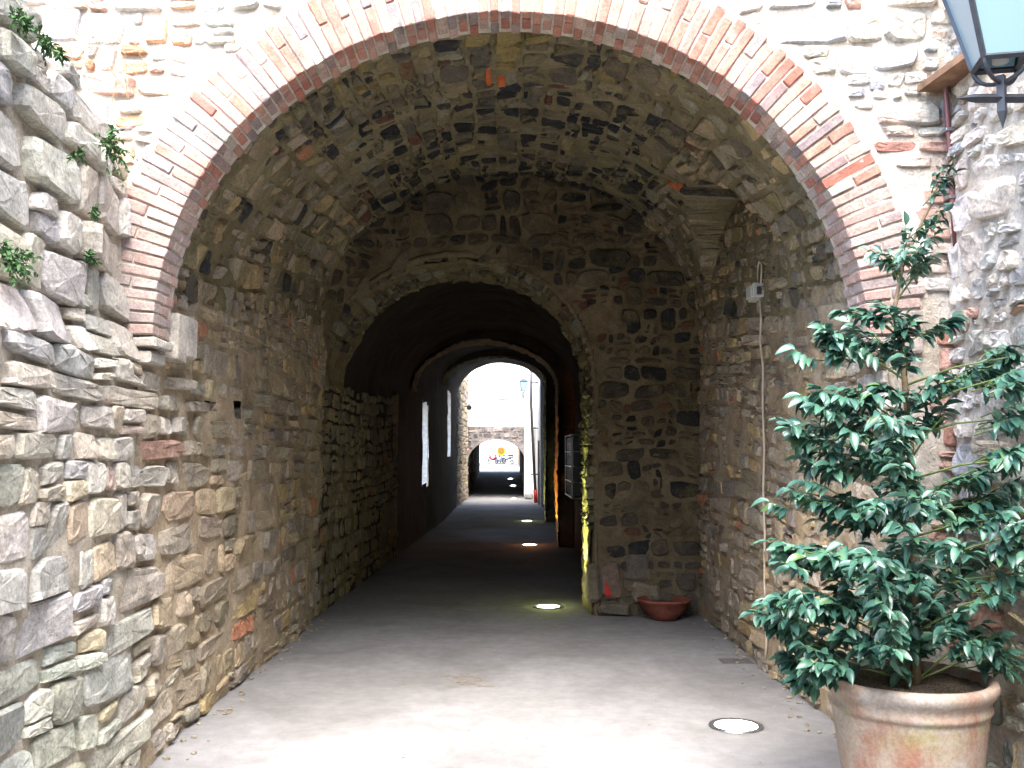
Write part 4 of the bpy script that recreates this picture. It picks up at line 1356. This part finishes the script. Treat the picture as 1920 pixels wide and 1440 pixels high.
# ---------------- cable and junction box on the right wall
cb = empty('cable', (1.9, 7.2, 1.5), 'thin beige cable hanging down the right passage wall to the floor', 'cable')
def on_wall(px, py, X=1.90):
    r_ = ray(px, py); return EYE + r_ * (X / r_[0])
cpx = [(1425, 560), (1427, 600), (1425, 640), (1431, 690), (1430, 760), (1433, 840), (1431, 920), (1434, 1000), (1433, 1090), (1437, 1165), (1437, 1210), (1433, 1256)]
mb = MB(); tube(mb, [on_wall(*c) for c in cpx], .0085, 8); mb.build('lower_run', M['cable'], cb, smooth_faces=True)
mb = MB()
tube(mb, [on_wall(*c) for c in ((1421, 540), (1421, 510), (1422, 496), (1424, 489), (1428, 496), (1428, 510), (1426, 540))], .007, 8)
mb.build('loop', M['cable'], cb, smooth_faces=True)
pj = on_wall(1421, 549, 1.90)
jb = empty('junction_box', tuple(pj), 'small pale grey junction box on the beige cable, right passage wall', 'junction box')
mb = MB()
rot = Matrix.Rotation(R(-6), 3, 'X')
cbox(mb, pj - [.06, .10, .055], pj + [.03, .08, .055], .006, rot=np.array(rot)); mb.build('body', M['plastic'], jb)
mb = MB(); cbox(mb, pj + [-.035, -.112, -.03], pj + [.0, -.1005, .03], .002); mb.build('cover_label', M['plastic_dark'], jb)
mb = MB(); cbox(mb, pj + [-.075, -.085, -.045], pj + [-.0605, .065, .045], .003); mb.build('lid', M['plastic'], jb)

# ---------------- terracotta bowl on the floor by the cross wall
pb = at_ground(1250, 1166)
bo = empty('clay_bowl', (pb[0], pb[1], 0), 'shallow red clay bowl on the floor against the dark cross wall', 'bowl')
mb = MB()
lathe(mb, [(.0, 0), (.10, 0), (.13, .02), (.20, .10), (.247, .175), (.262, .185), (.262, .20), (.245, .205), (.23, .19), (.18, .11), (.10, .05), (0, .045)], (pb[0], pb[1] + .12, 0), 48, wob=.02)
mb.build('bowl', M['bowl'], bo, smooth_faces=True)
mb = MB()
lathe(mb, [(.215, .16), (.12, .172), (0, .175)], (pb[0], pb[1] + .12, 0), 30, wob=.05)
mb.build('soil', M['soil'], bo, smooth_faces=True)

# ---------------- manhole plate and litter on the floor
pm = at_ground(1380, 1240)
mb = MB(); cbox(mb, (pm[0] - .12, pm[1] - .09, -.004), (pm[0] + .12, pm[1] + .09, .004), .003)
tag(mb.build('drain_plate', M['drain']), 'small square metal plate in the floor near the foot of the cable', 'drain plate')
rng = np.random.default_rng(101)
mb = MB()
for k in range(26):
    c = at_ground(880 + rng.normal(0, 22), 1277 + rng.normal(0, 5)); a_ = rng.uniform(0, 6.28); L = rng.uniform(.02, .07)
    d = np.array([math.cos(a_), math.sin(a_), 0]) * L
    tube(mb, [c - d + [0, 0, .004], c + [0, 0, rng.uniform(.004, .012)], c + d + [0, 0, .004]], .0016, 4)
tag(mb.build('dry_twigs', M['dry']), 'little tuft of dry stalks lying on the pale floor in front of the passage', 'debris', None, 'stuff')
mb = MB()
for k in range(190):
    if rng.random() < .85:
        side = rng.choice([-1, 1]); x = (-1.84 if side < 0 else 1.92) - side * abs(rng.normal(0, .10)); y = rng.uniform(4.0, 9.7)
    else:
        x, y = rng.uniform(-1.7, 1.8), rng.uniform(4.2, 9)
    s = rng.uniform(.004, .013) * (1.3 if abs(x) > 1.6 else .7)
    cbox(mb, (x - s, y - s * .8, 0.001), (x + s, y + s * .8, s * .9), s * .4, (.3, .26, .2), s * .15, rng=rng)
tag(mb.build('grit', M['stone']), 'scattered grit and pebbles along the wall bottoms', 'grit', None, 'stuff')

# ---------------- lantern builder
def lantern(cx_, cy_, zb, s, label, rotz, wall_dir=(1, 0), wall_len=0.5, panes=True):
    """zb: height of the lower glass frame; s: scale (bottom side 0.15 m at s=1)"""
    e = empty('wall_lantern', (cx_, cy_, zb), label, 'lantern')
    cr_, sr_ = math.cos(rotz), math.sin(rotz)
    def T(p):
        p = np.asarray(p, float) * s
        return np.stack([cx_ + p[..., 0] * cr_ - p[..., 1] * sr_, cy_ + p[..., 0] * sr_ + p[..., 1] * cr_, zb + p[..., 2]], -1)
    b, t, h = .078, .175, .42
    cb_ = [(-b, -b, 0), (b, -b, 0), (b, b, 0), (-b, b, 0)]
    ct = [(-t, -t, h), (t, -t, h), (t, t, h), (-t, t, h)]
    mb = MB()
    for i in range(4):
        j = (i + 1) % 4
        tube(mb, T([cb_[i], ct[i]]), .013 * s, 4)
        tube(mb, T([cb_[i], cb_[j]]), .013 * s, 4)
        tube(mb, T([ct[i], ct[j]]), .016 * s, 4)
    mb.build('frame', M['iron'], e)
    if panes:
        for i in range(4):
            j = (i + 1) % 4
            A, B_, C_, D_ = [np.array(q) for q in (cb_[i], cb_[j], ct[j], ct[i])]
            nrm = np.cross(B_ - A, D_ - A); nrm /= np.linalg.norm(nrm)
            mb = MB()
            V = [A, B_, C_, D_] + [q - nrm * .004 for q in (A, B_, C_, D_)]
            mb.add(T(V), [(0, 1, 2, 3), (7, 6, 5, 4), (0, 4, 5, 1), (1, 5, 6, 2), (2, 6, 7, 3), (3, 7, 4, 0)])
            mb.build('pane', M['glass'], e)
    # roof, chimney, finial
    mb = MB()
    V = [(-t - .03, -t - .03, h + .01), (t + .03, -t - .03, h + .01), (t + .03, t + .03, h + .01), (-t - .03, t + .03, h + .01), (-.05, -.05, h + .15), (.05, -.05, h + .15), (.05, .05, h + .15), (-.05, .05, h + .15)]
    mb.add(T(V), [(3, 2, 1, 0), (4, 5, 6, 7), (0, 1, 5, 4), (1, 2, 6, 5), (2, 3, 7, 6), (3, 0, 4, 7)])
    mb.build('roof', M['iron'], e)
    mb = MB(); tube(mb, T([(0, 0, h + .15), (0, 0, h + .20), (0, 0, h + .26)]), np.array([.03, .02, .003]) * s, 8); mb.build('finial', M['iron'], e)
    # lamp socket and bulb inside
    mb = MB(); tube(mb, T([(0, 0, .0), (0, 0, .08)]), .03 * s, 10); mb.build('socket', M['plastic'], e, smooth_faces=True)
    mb = MB(); tube(mb, T([(0, 0, .08), (0, 0, .12), (0, 0, .22), (0, 0, .28)]), np.array([.02, .045, .045, .01]) * s, 12); mb.build('bulb', M['plastic'], e, smooth_faces=True)
    # cradle: four curved straps from the lower corners to the stem
    mb = MB()
    for q in cb_:
        q = np.array(q)
        tt_ = np.linspace(0, 1, 7)
        pts = [q * np.array([1 - x_ ** 1.8, 1 - x_ ** 1.8, 1]) + [0, 0, -.078 * math.sin(x_ * math.pi / 2)] for x_ in tt_]
        tube(mb, T(pts), .009 * s, 6)
    mb.build('cradle', M['iron'], e)
    # stem with spike, horizontal bar with spear tip, scroll
    mb = MB()
    P_ = T([(0, 0, -.05), (0, 0, -.175), (0, 0, -.19), (0, 0, -.255)])
    tube(mb, P_, np.array([.020, .020, .021, .001]) * s, 4)
    mb.build('spike', M['iron'], e)
    wd = np.array([wall_dir[0], wall_dir[1], 0.0])
    zc = zb - .138 * s
    c0 = np.array([cx_, cy_, zc])
    mb = MB()
    off = np.array([-wd[1], wd[0], 0]) * 0
    tube(mb, [c0 - wd * .17 * s, c0 - wd * .12 * s, c0 - wd * .10 * s, c0 + wd * wall_len], np.array([.001, .015, .018, .018]) * s, 4)
    mb.build('bar', M['iron'], e)
    mb = MB()
    th_ = np.linspace(0, 1.9 * math.pi, 26)
    rr = np.linspace(.055, .02, 26) * s
    sc0 = c0 + wd * (.17 * s) + np.array([0, 0, -.075 * s])
    pts = [sc0 + wd * (-math.cos(x_ + .9) * r_) + np.array([0, 0, math.sin(x_ + .9) * r_]) for x_, r_ in zip(th_, rr)]
    tube(mb, pts, .007 * s, 6)
    mb.build('scroll', M['iron'], e)
    mb = MB()
    wp = c0 + wd * wall_len
    side = np.array([-wd[1], wd[0], 0])
    V = []
    for a_ in (-.02, .006):
        for (p_, q_) in ((-.03, -.14), (.03, -.14), (.03, .10), (-.03, .10)):
            V.append(wp + wd * a_ + side * p_ * s + np.array([0, 0, q_ * s]))
    mb.add(V, [(3, 2, 1, 0), (4, 5, 6, 7), (0, 1, 5, 4), (1, 2, 6, 5), (2, 3, 7, 6), (3, 0, 4, 7)])
    mb.build('wall_plate', M['iron'], e)
    return e
pL = at_y(1876, 118, 3.65)
lantern(pL[0], 3.65, pL[2], 1.0, 'large dark iron lantern with frosted panes hanging into the top right corner', R(-12), (1, 0), 2.30 - pL[0])
pf = at_y(981, 733, YF - .5)
lantern(pf[0], YF - .5, pf[2], .78, 'small iron lantern on the white house beyond the inner passage', R(10), (0, 1), .5)
# small black lamp on the left wall of the gap
p = at_y(866, 762, 33)
e = empty('wall_spotlight', (-1.42, 33, p[2]), 'tiny black spotlight on the rough wall left of the bright gap', 'spotlight')
mb = MB(); tube(mb, [(-1.44, 33, p[2]), (-1.25, 33, p[2] + .02)], .025, 6); mb.build('arm', M['plastic_dark'], e)
mb = MB(); tube(mb, [(-1.25, 33.08, p[2] + .05), (-1.25, 32.9, p[2] - .05)], [.05, .09], 10); mb.build('head', M['plastic_dark'], e)

# ---------------- terracotta pot
PX, PY, PH = 1.745, 4.36, 0.64
pot = empty('plant_pot', (PX, PY, 0), 'big weathered terracotta pot at the lower right with pale lime stains', 'plant pot')
mb = MB()
prof = [(.0, 0.0), (.255, 0.0), (.265, .01), (.29, .15), (.318, .32), (.337, .445), (.340, .462), (.350, .468), (.352, .482), (.347, .492), (.350, .515), (.366, .530), (.380, .548), (.383, .566), (.374, .582), (.355, .586), (.338, .580), (.330, .555), (.325, .48), (.30, .45)]
lathe(mb, [(r_ * .95, z_ * 1.09) for r_, z_ in prof], (PX, PY, 0), 96, wob=.008)
mb.build('pot', M['pot'], pot, smooth_faces=True)
mb = MB()
rr = np.linspace(.33, .002, 14)
V = []
lathe(mb, [(r_ * .95, .60) for r_ in rr], (PX, PY, 0), 60)
mb.v[0] = mb.v[0] + (fbm(mb.v[0], 30, 3, 5) * .012)[:, None] * np.array([0, 0, 1.0])
mb.build('soil', M['soil'], pot, smooth_faces=True)

# ---------------- the holly-like shrub
rng = np.random.default_rng(7)
shrub = empty('potted_shrub', (PX, PY, .57), 'tall glossy dark green evergreen shrub growing in the terracotta pot', 'shrub')
TR = [(1712, 1262), (1716, 1100), (1712, 960), (1706, 820), (1697, 720), (1688, 640), (1678, 575), (1692, 500), (1722, 430), (1752, 370), (1778, 320), (1790, 290)]
TD = [0, .0, .02, .03, .03, .02, .0, .02, .05, .08, .1, .1]
trunk_pts = np.array([at_y(a, b, PY + c) for (a, b), c in zip(TR, TD)])
trunk_pts[0] = (trunk_pts[1][0] - .01, PY, .55)
mb = MB()
tube(mb, trunk_pts, [.024, .021, .018, .016, .014, .012, .010, .008, .007, .006, .004, .0025], 10)
mb.build('trunk', M['bark'], shrub, smooth_faces=True)

def leaf_mesh(rng, L=1.0):
    n, w = 8, rng.uniform(.40, .52)
    fold, curl, wav = rng.uniform(.16, .38), rng.uniform(.12, .5), rng.uniform(.0, .03)
    V, F_ = [], []
    for i in range(n + 1):
        t = i / n
        hw = w / 2 * (math.sin(math.pi * t) ** .8 if 0 < t < 1 else 0.0)
        z = -curl * t * t
        wv = wav * math.sin(i * 2.4)
        V += [(t, -hw, z - 0.0 + hw * fold * 2 + wv), (t, 0, z), (t, hw, z + hw * fold * 2 - wv)]
    for i in range(n):
        a = 3 * i
        F_ += [(a, a + 3, a + 4, a + 1), (a + 1, a + 4, a + 5, a + 2)]
    F_ = F_[0:]
    return np.array(V), F_
LV = [leaf_mesh(rng) for _ in range(7)]
leaf_me = []
for V, F_ in LV:
    me = bpy.data.meshes.new('leaf')
    me.from_pydata(V.tolist(), [], F_)
    me.polygons.foreach_set('use_smooth', np.ones(len(me.polygons), bool))
    ca = me.attributes.new('Col', 'FLOAT_COLOR', 'POINT')
    ca.data.foreach_set('color', np.tile([0, 0, 0, 1.0], len(V)).astype(np.float32))
    me.materials.append(M['leaf'])
    leaf_me.append(me)
leaves = []
twigs = MB()
def unit(v): return v / max(1e-9, np.linalg.norm(v))
def frame(d, up):
    x = unit(d)
    y = np.cross(up, x)
    if np.linalg.norm(y) < 1e-3: y = np.array([0, 1.0, 0])
    y = unit(y)
    return np.stack([x, y, np.cross(x, y)], 1)
def add_leaf(base, d, up, size):
    leaves.append((base, frame(d, up), size, rng.integers(0, len(LV))))
def twig(p0, p1, nl, size=.082):
    mid = (p0 + p1) / 2 + rng.normal(0, .02, 3)
    ts = np.linspace(0, 1, 7)
    pts = np.array([(1 - t) ** 2 * p0 + 2 * t * (1 - t) * mid + t * t * p1 for t in ts])
    tube(twigs, pts, np.linspace(.0032, .0014, 7), 4, caps=False)
    d = unit(p1 - p0)
    out = np.array([d[0], d[1], 0.0])
    for k in range(nl):
        t = 1 - (k / nl) * 0.75
        b = np.array([np.interp(t, ts, pts[:, i]) for i in range(3)])
        sgn = 1 if k % 2 else -1
        side = unit(np.cross(d, [0, 0, 1.0]) + 1e-6) * sgn
        ld = unit(d * rng.uniform(.35, .9) + side * rng.uniform(.5, 1.0) + np.array([0, 0, rng.uniform(-.95, .05)]) + rng.normal(0, .2, 3))
        if k == 0: ld = unit(d + np.array([0, 0, -.3]) + rng.normal(0, .15, 3))
        up = unit(np.array([0, 0, 1.0]) + rng.normal(0, .33, 3) + np.array([0, -.30, 0]))
        add_leaf(b, ld, up, size * rng.uniform(.72, 1.15))
BL = [(1785, 325, 22, 30, 2), (1755, 400, 30, 30, 2), (1735, 440, 25, 25, 2), (1660, 480, 28, 16, 4), (1750, 485, 38, 16, 4), (1700, 470, 25, 18, 2),
      (1560, 640, 60, 25, 9), (1600, 585, 45, 18, 4), (1640, 630, 50, 22, 7), (1700, 610, 30, 20, 2), (1800, 598, 26, 10, 2), (1700, 672, 12, 8, 1),
      (1530, 745, 30, 20, 3), (1590, 735, 50, 22, 6), (1660, 745, 50, 22, 4), (1780, 710, 60, 20, 5), (1850, 690, 45, 18, 5), (1890, 670, 30, 15, 3),
      (1520, 800, 45, 28, 6), (1600, 790, 60, 30, 9), (1680, 800, 60, 25, 8), (1770, 780, 50, 20, 3), (1885, 785, 30, 20, 5),
      (1500, 850, 25, 20, 2), (1570, 850, 55, 25, 8), (1650, 860, 65, 30, 12), (1700, 900, 40, 25, 5), (1830, 880, 35, 16, 3),
      (1500, 920, 40, 25, 5), (1560, 950, 50, 28, 8), (1640, 960, 60, 35, 10), (1730, 940, 60, 30, 9), (1800, 950, 50, 30, 8), (1870, 930, 40, 28, 6), (1900, 970, 25, 25, 3),
      (1470, 1030, 40, 22, 7), (1530, 1040, 55, 30, 10), (1600, 1040, 60, 35, 12), (1680, 1040, 60, 35, 12), (1755, 1040, 50, 30, 7), (1820, 1045, 40, 25, 4), (1900, 1075, 30, 15, 4),
      (1445, 1130, 35, 18, 5), (1510, 1130, 50, 28, 9), (1590, 1130, 60, 32, 12), (1670, 1130, 60, 32, 12), (1740, 1120, 45, 30, 7), (1780, 1090, 40, 18, 4),
      (1445, 1160, 28, 10, 2), (1500, 1190, 30, 20, 3), (1570, 1190, 50, 25, 6), (1640, 1200, 50, 28, 8), (1700, 1190, 50, 22, 6), (1770, 1170, 50, 22, 6), (1840, 1190, 40, 22, 5), (1880, 1225, 35, 22, 5),
      (1905, 700, 22, 20, 4), (1905, 860, 22, 22, 4), (1910, 1000, 18, 22, 4), (1900, 1100, 22, 15, 3), (1470, 1235, 18, 14, 2), (1530, 1250, 30, 18, 4), (1480, 1275, 16, 12, 2), (1680, 1240, 18, 10, 1), (1560, 1230, 25, 18, 3)]
for bx, by, rx, ry, nt in BL:
    dd = rng.uniform(-.16, .12) - (.3 if bx > 1880 else 0)
    base_t = rng.uniform(30, 90)
    ys_ = np.array([t[1] for t in TR], float)
    ty = min(by + base_t, 1240)
    order = np.argsort(ys_)
    tp_ = np.array([np.interp(ty, ys_[order], trunk_pts[order, i]) for i in range(3)])
    c = at_y(bx, by, PY + dd)
    if nt > 2:
        mid = (tp_ + c) / 2 + np.array([0, 0, .02])
        tube(twigs, [tp_, mid, c], [.006, .0045, .003], 5, caps=False)
    for k in range(int(round(nt * 1.3))):
        spread = .05 + .45 * (1 - abs(bx - 1690) / 260) if by > 780 else .10
        oy = rng.normal(0, max(.08, spread) * .55)
        e_ = at_y(bx + rng.normal(0, rx * .62), by + rng.normal(0, ry * .62), PY + dd + oy)
        e_[0] = min(e_[0], 2.24); e_[1] = min(e_[1], 4.93)
        if e_[2] < .70 and abs(e_[0] - PX) < .36: e_[2] = .74
        dirr = unit((e_ - tp_) * np.array([1, 1, .5]))
        s_ = e_ - dirr * rng.uniform(.10, .17) + np.array([0, 0, -.03])
        twig(s_, e_, rng.integers(9, 14), .077 if by > 560 else .058)
twigs.build('twigs', M['twig'], shrub, kind='stuff')
info = []
for b, Fm, s, k in leaves:
    cw_ = b + Fm[:, 0] * s * .5
    dist = np.linalg.norm(cw_ - EYE)
    nx = abs(float(np.dot(Fm[:, 2], EYE - cw_))) / dist
    info.append(s * s * (nx + .05) / dist ** 2 * (1.0 if cw_[1] < PY + .05 else .3))
order = np.argsort(-np.array(info))
sw = parent_world(shrub)
for i in order[:300]:
    b, Fm, s, k = leaves[i]
    o = bpy.data.objects.new('leaf', leaf_me[k])
    C.objects.link(o)
    m4 = Matrix.Identity(4)
    for r_ in range(3):
        for c_ in range(3): m4[r_][c_] = float(Fm[r_, c_] * s)
        m4[r_][3] = float(b[r_] - sw[r_])
    o.parent = shrub
    o.matrix_basis = m4
mb = MB()
for i in order[300:]:
    b, Fm, s, k = leaves[i]
    mb.add((LV[k][0] * s) @ Fm.T + b, LV[k][1], np.full(3, rng.random()))
mb.build('foliage', M['leaf'], shrub, smooth_faces=True, kind='stuff')

# ---------------- weeds in the left wall, dry vine on the facade
def weed(px, py, rpx, n, label, up=1.0):
    Xw = -1.86
    r_ = ray(px, py); c = EYE + r_ * (Xw / r_[0])
    R_ = rpx / F_PX * c[1]
    rg = np.random.default_rng(int(px * 7 + py))
    mb = MB()
    for k in range(n):
        d = unit(np.array([abs(rg.normal(.7, .4)), rg.normal(0, .8), rg.normal(-.15, .8) * up]))
        L = R_ * rg.uniform(.5, 1.4)
        tip = c + d * L * np.array([.8, 1.6, 1]) + [0, 0, -L * .3]
        m_ = (c + tip) / 2 + [0, 0, L * .12]
        tube(mb, [c + rg.normal(0, .01, 3), m_, tip], [.0016, .0012, .0008], 3, caps=False)
        for j in range(9):
            t = .25 + .75 * j / 8
            b = c * (1 - t) ** 2 + 2 * t * (1 - t) * m_ + t * t * tip
            V, F_ = LV[j % 7]
            fr = frame(unit(d + rg.normal(0, .8, 3)), unit(rg.normal(0, .5, 3) + [0, 0, 1]))
            mb.add((V * rg.uniform(.016, .034)) @ fr.T + b, F_)
    return tag(mb.build('wall_plant', M['weed']), label, 'wall plant', 'small plants growing in the left wall')
weed(200, 270, 44, 26, 'bushiest green plant sprouting from the left wall close to the arch')
weed(16, 480, 42, 30, 'bright green plant at the left edge of the picture, halfway up the wall')
weed(35, 40, 28, 18, 'green plant near the top left corner of the wall')
weed(75, 72, 24, 14, 'small green tuft just right of the plant in the top left corner')
weed(165, 480, 12, 8, 'tiny green tuft low in the dry stone part of the left wall')
weed(140, 290, 14, 8, 'thin green tuft left of the bushiest plant on the wall')
weed(172, 395, 10, 7, 'tiny green sprig below the bushiest plant on the wall')
weed(110, 100, 12, 8, 'little sprig between the top stones of the left wall')
rng = np.random.default_rng(13)
mb = MB()
for k in range(9):
    p = np.array(at_y(rng.uniform(70, 230), rng.uniform(0, 60), YA - .05), float)
    pts = [p.copy()]
    d = np.array([rng.uniform(.6, 1.1), 0, rng.uniform(-1.1, -.3)])
    for j in range(9):
        d = d + np.array([rng.normal(0, .22), 0, rng.normal(-.04, .2)])
        p = p + unit(d) * .06
        p[0] = min(p[0], -1.3)
        p[1] = YA - .05 + rng.normal(0, .008)
        pts.append(p.copy())
    tube(mb, pts, .002, 4)
tag(mb.build('dry_vine', M['dry']), 'bare dry creeper stems over the pale front wall above the left wall', 'creeper')
